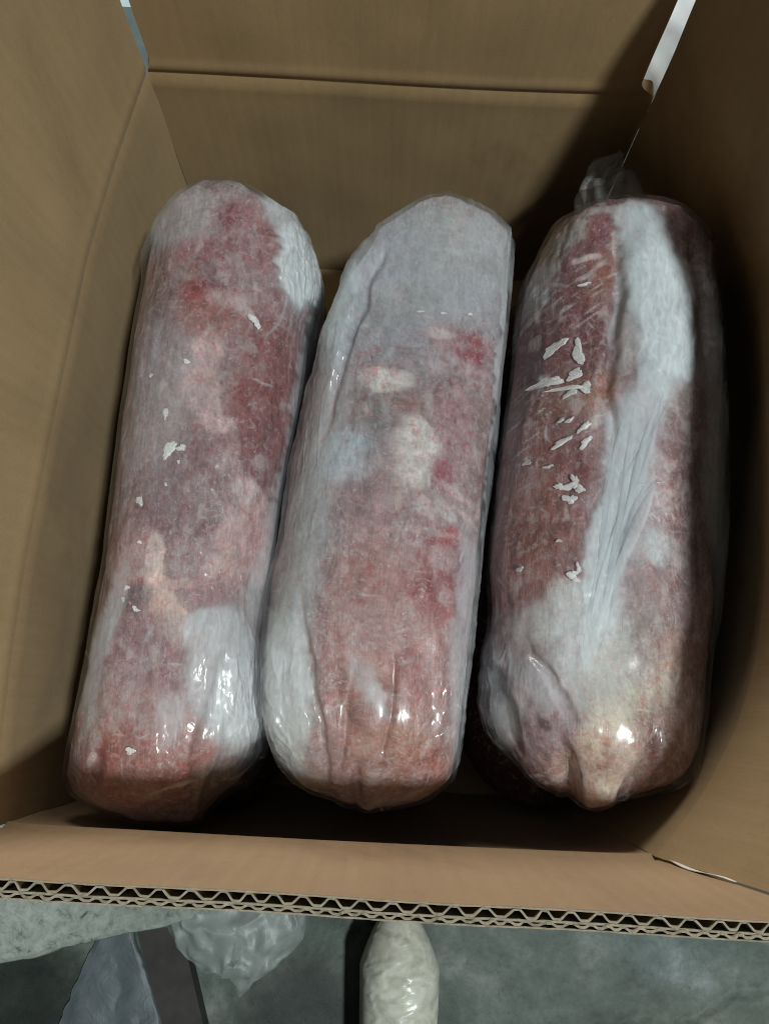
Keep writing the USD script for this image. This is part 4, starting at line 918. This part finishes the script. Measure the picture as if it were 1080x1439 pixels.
    ccx = np.interp(fc[:, 1], sh[::-1, 0], sh[::-1, 1])
    outd = np.c_[fc[:, 0] - ccx, 0.15 * (fc[:, 1] - base[1]), fc[:, 2] - Z0]
    bad = (fn * outd).sum(1) < 0
    f[bad] = f[bad][:, ::-1]
    nrm = normals(v, f)
    xy = v[:, :2]
    wq = v + np.c_[warp(xy, seed + 61, 0.006, 30), np.zeros(len(v))]
    r1 = 1 - np.abs(fbm(wq * np.array([110, 26, 110]), 3, seed + 62) - 0.5) * 2
    r2 = 1 - np.abs(fbm(wq * np.array([230, 110, 230]), 2, seed + 63) - 0.5) * 2
    where = np.clip((fbm(v * 22, 2, seed + 64) - 0.42) * 5, 0, 1)
    wr = np.clip((r1 - 0.90) / 0.10, 0, 1) * 0.0004 * (0.15 + where) + np.clip((r2 - 0.90) / 0.10, 0, 1) * 0.0003 * where
    pocket = np.zeros(len(v))
    for e in d['haze']:
        pocket = np.maximum(pocket, cover(xy, e, 1.0) * max(0.0, e[5] - 0.3))
    r3 = 1 - np.abs(fbm(wq * np.array([150, 100, 150]) + 31, 3, seed + 66) - 0.5) * 2
    wr = wr + pocket * np.clip((r3 - 0.84) / 0.16, 0, 1) * 0.0009
    loose = np.zeros(len(v))
    for e in d['loose']:
        loose = np.maximum(loose, 0.001 * e[5] * cover(xy, e, e[6]) * (v[:, 2] > Z0 - 0.03))
    vf = v + nrm * (relief(d, v, seed) + wr + loose)[:, None]
    haze_glint = 0.008 + 0.03 * fbm(wq * np.array([60, 20, 60]), 3, seed + 65) + 0.06 * np.clip((r1 - 0.9) / 0.1, 0, 1) * where + 0.05 * where * np.clip((r2 - 0.9) / 0.1, 0, 1)
    for (aa_, sd_, lo_, am_) in ((0.15, 1, 0.80, 0.35), (1.35, 2, 0.80, 0.30), (2.3, 3, 0.83, 0.30), (0.9, 4, 0.84, 0.25)):  # wrinkle glints and scratches painted as thin lines of white haze
        u_ = xy[:, 0] * math.cos(aa_) + xy[:, 1] * math.sin(aa_); w_ = -xy[:, 0] * math.sin(aa_) + xy[:, 1] * math.cos(aa_) + 0.002 * np.sin(u_ * 160)
        haze_glint = haze_glint + am_ * np.clip((noise(np.c_[u_ * 70, w_ * 750, v[:, 2] * 60], seed + 110 + sd_) - lo_) * 8, 0, 1) * np.clip((noise(np.c_[xy * 50, v[:, 2] * 50], seed + 120 + sd_) - 0.5) * 5, 0, 1)
    we = xy + warp(xy, seed + 70, 0.0055, 50) + warp(xy, seed + 71, 0.0022, 240)
    for e in d['haze']:
        m_ = cover(we, e, e[6] * 1.5) * (v[:, 2] > Z0 - 0.025)
        haze_glint = np.maximum(haze_glint, haze_glint * (1 - m_) + e[5] * m_)
    obj('plastic_wrap', (vf, f), FILM, t, prim={'haze': np.clip(haze_glint, 0, 0.97)})
    # flakes of frost and fat caught under the film
    tree_pts = vf[:-2]
    FILM_SURF[key] = tree_pts
    fr = np.random.default_rng(seed)
    for e in d['flakes']:
        cx, cy, rx, ry, ang = e
        aa = math.radians(ang)
        n_ = 26
        th = np.linspace(0, 2 * np.pi, n_, endpoint=False)
        rad = 1 + fr.uniform(-0.18, 0.18, n_) + 0.28 * np.sin(th * 2 + fr.uniform(0, 6)) * fr.uniform(0.2, 1) + 0.18 * np.sin(th * 3 + fr.uniform(0, 6))
        lx, ly = 0.88 * rx * rad * np.cos(th), 0.88 * ry * rad * np.sin(th)
        qx = cx + lx * math.cos(aa) - ly * math.sin(aa)
        qy = cy - (lx * math.sin(aa) + ly * math.cos(aa))
        pts = np.vstack([np.c_[qx, qy], [[cx, cy]]])
        zz = np.array([surface_z(tree_pts, q) for q in pts])
        low = np.c_[pts, zz - 0.0011]; high = np.c_[cx + (pts[:, 0] - cx) * 0.8, cy + (pts[:, 1] - cy) * 0.8, zz - 0.00045]
        V = np.vstack([low, high])
        F = []
        for i in range(n_):
            j2 = (i + 1) % n_
            F += [[i, i + n_ + 1, j2], [j2, i + n_ + 1, j2 + n_ + 1], [i + n_ + 1, 2 * n_ + 1, j2 + n_ + 1]]
        F = np.array(F)[:, ::-1]
        obj('frost_flake', (V, F), FROST, t, smooth=50)
    return t


def surface_z(pts, q):
    dd = (pts[:, 0] - q[0]) ** 2 + (pts[:, 1] - q[1]) ** 2
    dd = np.where(pts[:, 2] > Z0, dd, 9)
    i = np.argpartition(dd, 4)[:4]
    return pts[i, 2].mean()


FILM_SURF = {}
prng = np.random.default_rng(5)
GAIN, SAT = 0.90, 1.04
roll_l = build_roll('L', 'mauve pink frozen meat roll with reddish rounded front end, beside the left box wall', 101)
roll_m = build_roll('M', 'middle frozen meat roll, greyish lilac at its pointed back, pink in front', 202)
roll_r = build_roll('R', 'dark maroon frozen meat roll with big white film pocket and twisted bag end', 303)

# unseen layer underneath, coloured near black to put shade into the gaps
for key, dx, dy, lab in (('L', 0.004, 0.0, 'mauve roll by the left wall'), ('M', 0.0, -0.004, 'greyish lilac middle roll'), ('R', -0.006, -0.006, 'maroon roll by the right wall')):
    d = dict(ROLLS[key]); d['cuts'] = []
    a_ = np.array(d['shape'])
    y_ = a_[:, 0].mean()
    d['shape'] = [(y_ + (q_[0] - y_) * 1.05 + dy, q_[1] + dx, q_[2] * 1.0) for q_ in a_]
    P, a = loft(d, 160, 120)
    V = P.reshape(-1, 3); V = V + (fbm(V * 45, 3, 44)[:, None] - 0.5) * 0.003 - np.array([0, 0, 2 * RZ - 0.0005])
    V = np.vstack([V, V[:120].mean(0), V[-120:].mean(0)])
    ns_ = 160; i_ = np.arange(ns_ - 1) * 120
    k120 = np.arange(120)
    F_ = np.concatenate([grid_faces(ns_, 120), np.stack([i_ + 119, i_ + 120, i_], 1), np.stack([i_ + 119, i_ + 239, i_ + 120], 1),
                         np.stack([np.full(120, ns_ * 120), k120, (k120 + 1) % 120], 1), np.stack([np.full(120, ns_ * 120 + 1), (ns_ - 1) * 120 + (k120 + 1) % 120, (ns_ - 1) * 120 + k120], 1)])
    t = thing('unseen_lower_roll', 'unseen lower-layer meat roll, gap shade put into its dark colour, beneath the ' + lab, 'meat roll', (float(a_[:, 1].mean()), y_, Z0 - 3 * RZ), group='unseen meat rolls of the lower layer')
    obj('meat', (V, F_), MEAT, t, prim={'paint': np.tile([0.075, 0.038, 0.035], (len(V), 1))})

# taut pleats of film running down from the white pocket of the right roll
film_pts = FILM_SURF['R']
for k in range(15):
    q = k / 14
    a0 = np.array(PLEATS[0]) * (1 - q) + np.array(PLEATS[1]) * q + [prng.uniform(-0.0015, 0.0015), prng.uniform(-0.05, 0.004)]
    a1 = np.array(PLEATS[2]) * (1 - q) + np.array(PLEATS[3]) * q + [prng.uniform(-0.0015, 0.0015), prng.uniform(-0.008, 0.02) + 0.05 * q ** 2]
    nn = 40
    ss = np.linspace(0, 1, nn)[:, None]
    line = a0 + (a1 - a0) * ss + np.c_[0.0012 * np.sin(ss * 5 + k), 0 * ss]
    zc = np.array([surface_z(film_pts, p_) for p_ in line])
    zc = np.convolve(np.pad(zc, 4, 'edge'), np.ones(9) / 9, 'valid')
    wd = prng.uniform(0.0006, 0.0030) * np.sin(np.pi * np.clip(ss[:, 0] * 0.96 + 0.02, 0, 1)) ** 0.5
    hh = prng.uniform(0.0006, 0.0014) * np.sin(np.pi * np.clip(ss[:, 0] * 0.96 + 0.02, 0, 1)) ** 0.6
    th_ = np.linspace(0, np.pi, 7)
    P = np.stack([line[:, :1] + wd[:, None] * np.cos(th_)[None, :], np.repeat(line[:, 1:2], 7, 1), zc[:, None] - 0.0004 + hh[:, None] * np.sin(th_)[None, :]], -1)
    V = P.reshape(-1, 3)
    F_ = grid_faces(nn, 7)
    if np.cross(V[F_[40, 1]] - V[F_[40, 0]], V[F_[40, 2]] - V[F_[40, 0]])[2] < 0:
        F_ = F_[:, ::-1]
    obj('film_pleat', (V, F_), FILM, roll_r, prim={'haze': np.full(len(V), prng.uniform(0.08, 0.4))})

# twisted end of the bag behind the right roll
nb, ma = 90, 72
s = np.linspace(0, 0.72, nb)
path = np.stack([np.interp(s, [0, 0.25, 0.55, 0.75, 1], [0.127, 0.121, 0.1195, 0.1255, 0.1305]), np.interp(s, [0, 0.3, 0.55, 0.75, 1], [0.276, 0.292, 0.303, 0.309, 0.314]), np.interp(s, [0, 0.3, 0.55, 0.75, 1], [0.118, 0.118, 0.122, 0.135, 0.160])], -1)
rad = np.interp(s, [0, 0.12, 0.3, 0.45, 0.58, 0.7, 1], [0.018, 0.0175, 0.0165, 0.014, 0.009, 0.0018, 0.0005])
ang = np.linspace(0, 2 * np.pi, ma, endpoint=False)
tg = np.gradient(path, axis=0); tg /= np.linalg.norm(tg, axis=1, keepdims=True)
e1 = np.cross(tg, [1, 0, 0]); e1 /= np.linalg.norm(e1, axis=1, keepdims=True); e2 = np.cross(tg, e1)
pl = 1 + 0.16 * np.sin(ang[None, :] * 9 + s[:, None] * 14) * np.clip(s[:, None] * 3, 0, 1) + 0.10 * np.sin(ang[None, :] * 5 - s[:, None] * 6)
V = path[:, None, :] + (rad[:, None] * pl)[..., None] * (np.cos(ang)[None, :, None] * e2[:, None, :] + np.sin(ang)[None, :, None] * e1[:, None, :])
obj('bag_tail', (np.swapaxes(V, 0, 1).reshape(-1, 3), grid_faces(ma, nb, False, True)), BAG_TAIL, roll_r)

# ------------------------------------------------------------------ what lies on the floor in front of the box


def prism(poly, z0, z1, sub=1):
    p = np.array(poly, float)
    n = len(p)
    m_ = trimesh.creation.extrude_polygon(__import__('shapely').Polygon(p), z1 - z0, engine='earcut')
    m_.apply_translation([0, 0, z0])
    return m_


t = thing('stone_slab', 'pale pitted stone slab poking out under the left end of the front flap', 'slab', (-0.16, -0.12, 0), low=True)
xs = np.linspace(-0.36, -0.045, 90)
edge = -0.160 + (xs + 0.21) * 0.272
prof = [(0.0, 0.0), (0.0, 0.026), (0.0012, 0.0295), (0.004, 0.031), (0.03, 0.0315), (0.06, 0.0315), (0.09, 0.031), (0.09, 0.0)]
wig = (fbm(np.stack([xs * 120, 0 * xs, 0 * xs], -1), 3, 77) - 0.5) * 0.003
P = np.array([[[x_, min(e_ + w_ * (1 if k < 4 else 0) + a_, -0.083 - 0.0001 * (7 - k)), b_] for k, (a_, b_) in enumerate(prof)] for x_, e_, w_ in zip(xs, edge, wig)])
obj('slab', (P.reshape(-1, 3), grid_faces(len(xs), len(prof))), SLAB, t, smooth=40)

t = thing('wooden_bar', 'dark brown bar lying on the floor beside the grey plastic bag', 'bar', (-0.105, -0.19, 0), low=True)
obj('bar', prism([(-0.135, -0.135), (-0.108, -0.135), (-0.078, -0.215), (-0.100, -0.215)], 0.001, 0.012), DARK_BAR, t, smooth=False)

t = thing('plastic_sheet', 'flat bluish grey plastic sheet lying left of the dark bar', 'plastic sheet', (-0.14, -0.18, 0), low=True)
u, w_ = np.meshgrid(np.linspace(0, 1, 70), np.linspace(0, 1, 70), indexing='ij')
xl = np.interp(w_, [0, 0.35, 1], [-0.155, -0.166, -0.19]); xr = np.interp(w_, [0, 1], [-0.137, -0.092])
X = xl + (xr - xl) * u
X = X + (fbm(np.stack([w_ * 9, u * 2, 0 * u], -1), 3, 92) - 0.5) * 0.006
Y = -0.138 - 0.10 * w_ + 0.004 * np.sin(u * 4)
Z = 0.0015 + 0.013 * np.abs(fbm(np.stack([X * 17, Y * 17, 0 * X], -1), 4, 91) - 0.5) * 2 * np.clip(np.minimum(u, 1 - u) * 9, 0.05, 1) * 0.45 - 0.004 * (u > 0.96)
obj('sheet', sheet(np.stack([X, Y, Z], -1)[::-1], 0.0006), GREY_SHEET, t)

t = thing('plastic_bag', 'crumpled pale grey plastic bag with a pointed tail under the front flap', 'plastic bag', (-0.07, -0.14, 0), low=True)
n1, n2 = 120, 90
th = np.linspace(0, 2 * np.pi, n1, endpoint=False)
ctr = np.array([-0.072, -0.135])
outl = np.array([(-0.116, -0.128), (-0.104, -0.148), (-0.083, -0.160), (-0.073, -0.1625), (-0.069, -0.1725), (-0.060, -0.162), (-0.045, -0.150), (-0.035, -0.141), (-0.034, -0.128), (-0.040, -0.112), (-0.075, -0.104), (-0.108, -0.112)])
oa = np.arctan2(outl[:, 1] - ctr[1], outl[:, 0] - ctr[0]); od = np.hypot(*(outl - ctr).T)
o = np.argsort(oa); oa, od = oa[o], od[o]
R = np.interp((th + np.pi) % (2 * np.pi) - np.pi, np.r_[oa - 2 * np.pi, oa, oa + 2 * np.pi], np.r_[od, od, od])
phi = np.linspace(0.0, np.pi, n2)
rr = np.sin(phi)[None, :] ** 0.75 * R[:, None]
zz = 0.016 + 0.015 * np.cos(phi)[None, :] + 0 * rr
V = np.stack([ctr[0] + rr * np.cos(th)[:, None], ctr[1] + rr * np.sin(th)[:, None], zz], -1).reshape(-1, 3)
cr = fbm(V * np.array([42, 42, 42]), 3, 55)
V[:, 2] += (np.abs(cr - 0.5) * -0.03 + 0.003) * np.clip(V[:, 2] / 0.02, 0, 1)
V[:, :2] += (fbm(V * 120, 2, 56) - 0.5)[:, None] * 0.003
V[:, 2] = np.maximum(V[:, 2], 0.002)
obj('bag', (V, grid_faces(n1, n2, True, True)), GREY_BAG, t)

WHITE_ROLL = mat('frosted_pale_wrap', {
    'g': ('geometry', {}),
    'n': ('noise_texture', {'scale': 90.0, 'detail': 6.0, 'roughness': 0.65, 'distortion': 0.8}),
    'r': ('rgb_ramp', {'ramp': [(0.3, (0.36, 0.37, 0.30)), (0.5, (0.52, 0.53, 0.45)), (0.72, (0.64, 0.66, 0.60))]}),
    'm': ('mapping', {'mapping_type': 'point', 'scale': (60, 160, 60)}),
    'n2': ('noise_texture', {'scale': 1.0, 'detail': 4.0, 'roughness': 0.6, 'distortion': 1.5}),
    'b': ('bump', {'strength': 0.25, 'distance': 0.0012}),
    'p': ('principled_bsdf', {'roughness': 0.3, 'specular_ior_level': 0.5}),
}, [('g.position', 'n.vector'), ('n.fac', 'r.fac'), ('r.color', 'p.base_color'), ('g.position', 'm.vector'), ('m.vector', 'n2.vector'), ('n2.fac', 'b.height'), ('b.normal', 'p.normal')], 'p.BSDF')
t = thing('wrapped_roll', 'small pale frosted wrapped roll lying on the floor before the box', 'meat roll', (0.02, -0.17, 0), low=True)
ns, na = 160, 96
s = np.linspace(0, 1, ns)
yy = -0.1185 - 0.19 * s
rr = 0.0215 * np.clip(s / 0.16, 1e-4, 1) ** 0.42 * (1 + 0.05 * np.sin(s * 9)) * np.where(s > 0.97, np.sqrt(np.clip((1 - s) / 0.03, 1e-6, 1)), 1)
a = np.linspace(0, 2 * np.pi, na, endpoint=False)
cxr = 0.0205 + 0.002 * np.sin(s * 5)
V = np.stack([cxr[:, None] + rr[:, None] * np.cos(a), np.repeat(yy[:, None], na, 1), 0.0215 + rr[:, None] * np.sin(a)], -1)
V = np.swapaxes(V, 0, 1).reshape(-1, 3)
fold = 1 - np.abs(fbm(V * np.array([60, 160, 60]), 3, 66) - 0.5) * 2
V[:, 2] += (np.clip((fold - 0.85) / 0.15, 0, 1) * 0.0009 + (fbm(V * 50, 2, 67) - 0.5) * 0.003) * (V[:, 2] > 0.01)
obj('wrapping', (V, grid_faces(na, ns, False, True)), WHITE_ROLL, t)

# ------------------------------------------------------------------ stand-ins added to brighten the slits at the back corners
t = thing('added_white_shape', 'bright white plastic sack added to brighten the slit at the back right corner', 'stand_in_lump', (0.27, 0.56, 0), low=True)
m_ = trimesh.creation.icosphere(5, 1.0)
v = m_.vertices * np.array([0.13, 0.16, 0.07]); v[:, 2] = np.maximum(v[:, 2], -0.03)
v *= (1 + 0.12 * (fbm(v * 30, 3, 5) - 0.5))[:, None]
obj('stand_in_lump', (v + np.array([0.27, 0.56, 0.032]), m_.faces), WHITE_FILM, t)
t = thing('added_blue_shape', 'pale blue plastic crate added to brighten the slit at the back left corner', 'stand_in_box', (-0.27, 0.52, 0), low=True)
stand_in_box = [trimesh.creation.box((0.2, 0.006, 0.09), trimesh.transformations.translation_matrix((-0.27, 0.44, 0.046))),
         trimesh.creation.box((0.2, 0.006, 0.09), trimesh.transformations.translation_matrix((-0.27, 0.64, 0.046))),
         trimesh.creation.box((0.006, 0.19, 0.09), trimesh.transformations.translation_matrix((-0.367, 0.54, 0.046))),
         trimesh.creation.box((0.006, 0.19, 0.09), trimesh.transformations.translation_matrix((-0.173, 0.54, 0.046)))]
for c_ in stand_in_box:
    obj('side', c_, PALE_BLUE, t, smooth=False)
obj('base', trimesh.creation.box((0.186, 0.19, 0.006), trimesh.transformations.translation_matrix((-0.27, 0.54, 0.006))), PALE_BLUE, t, smooth=False)
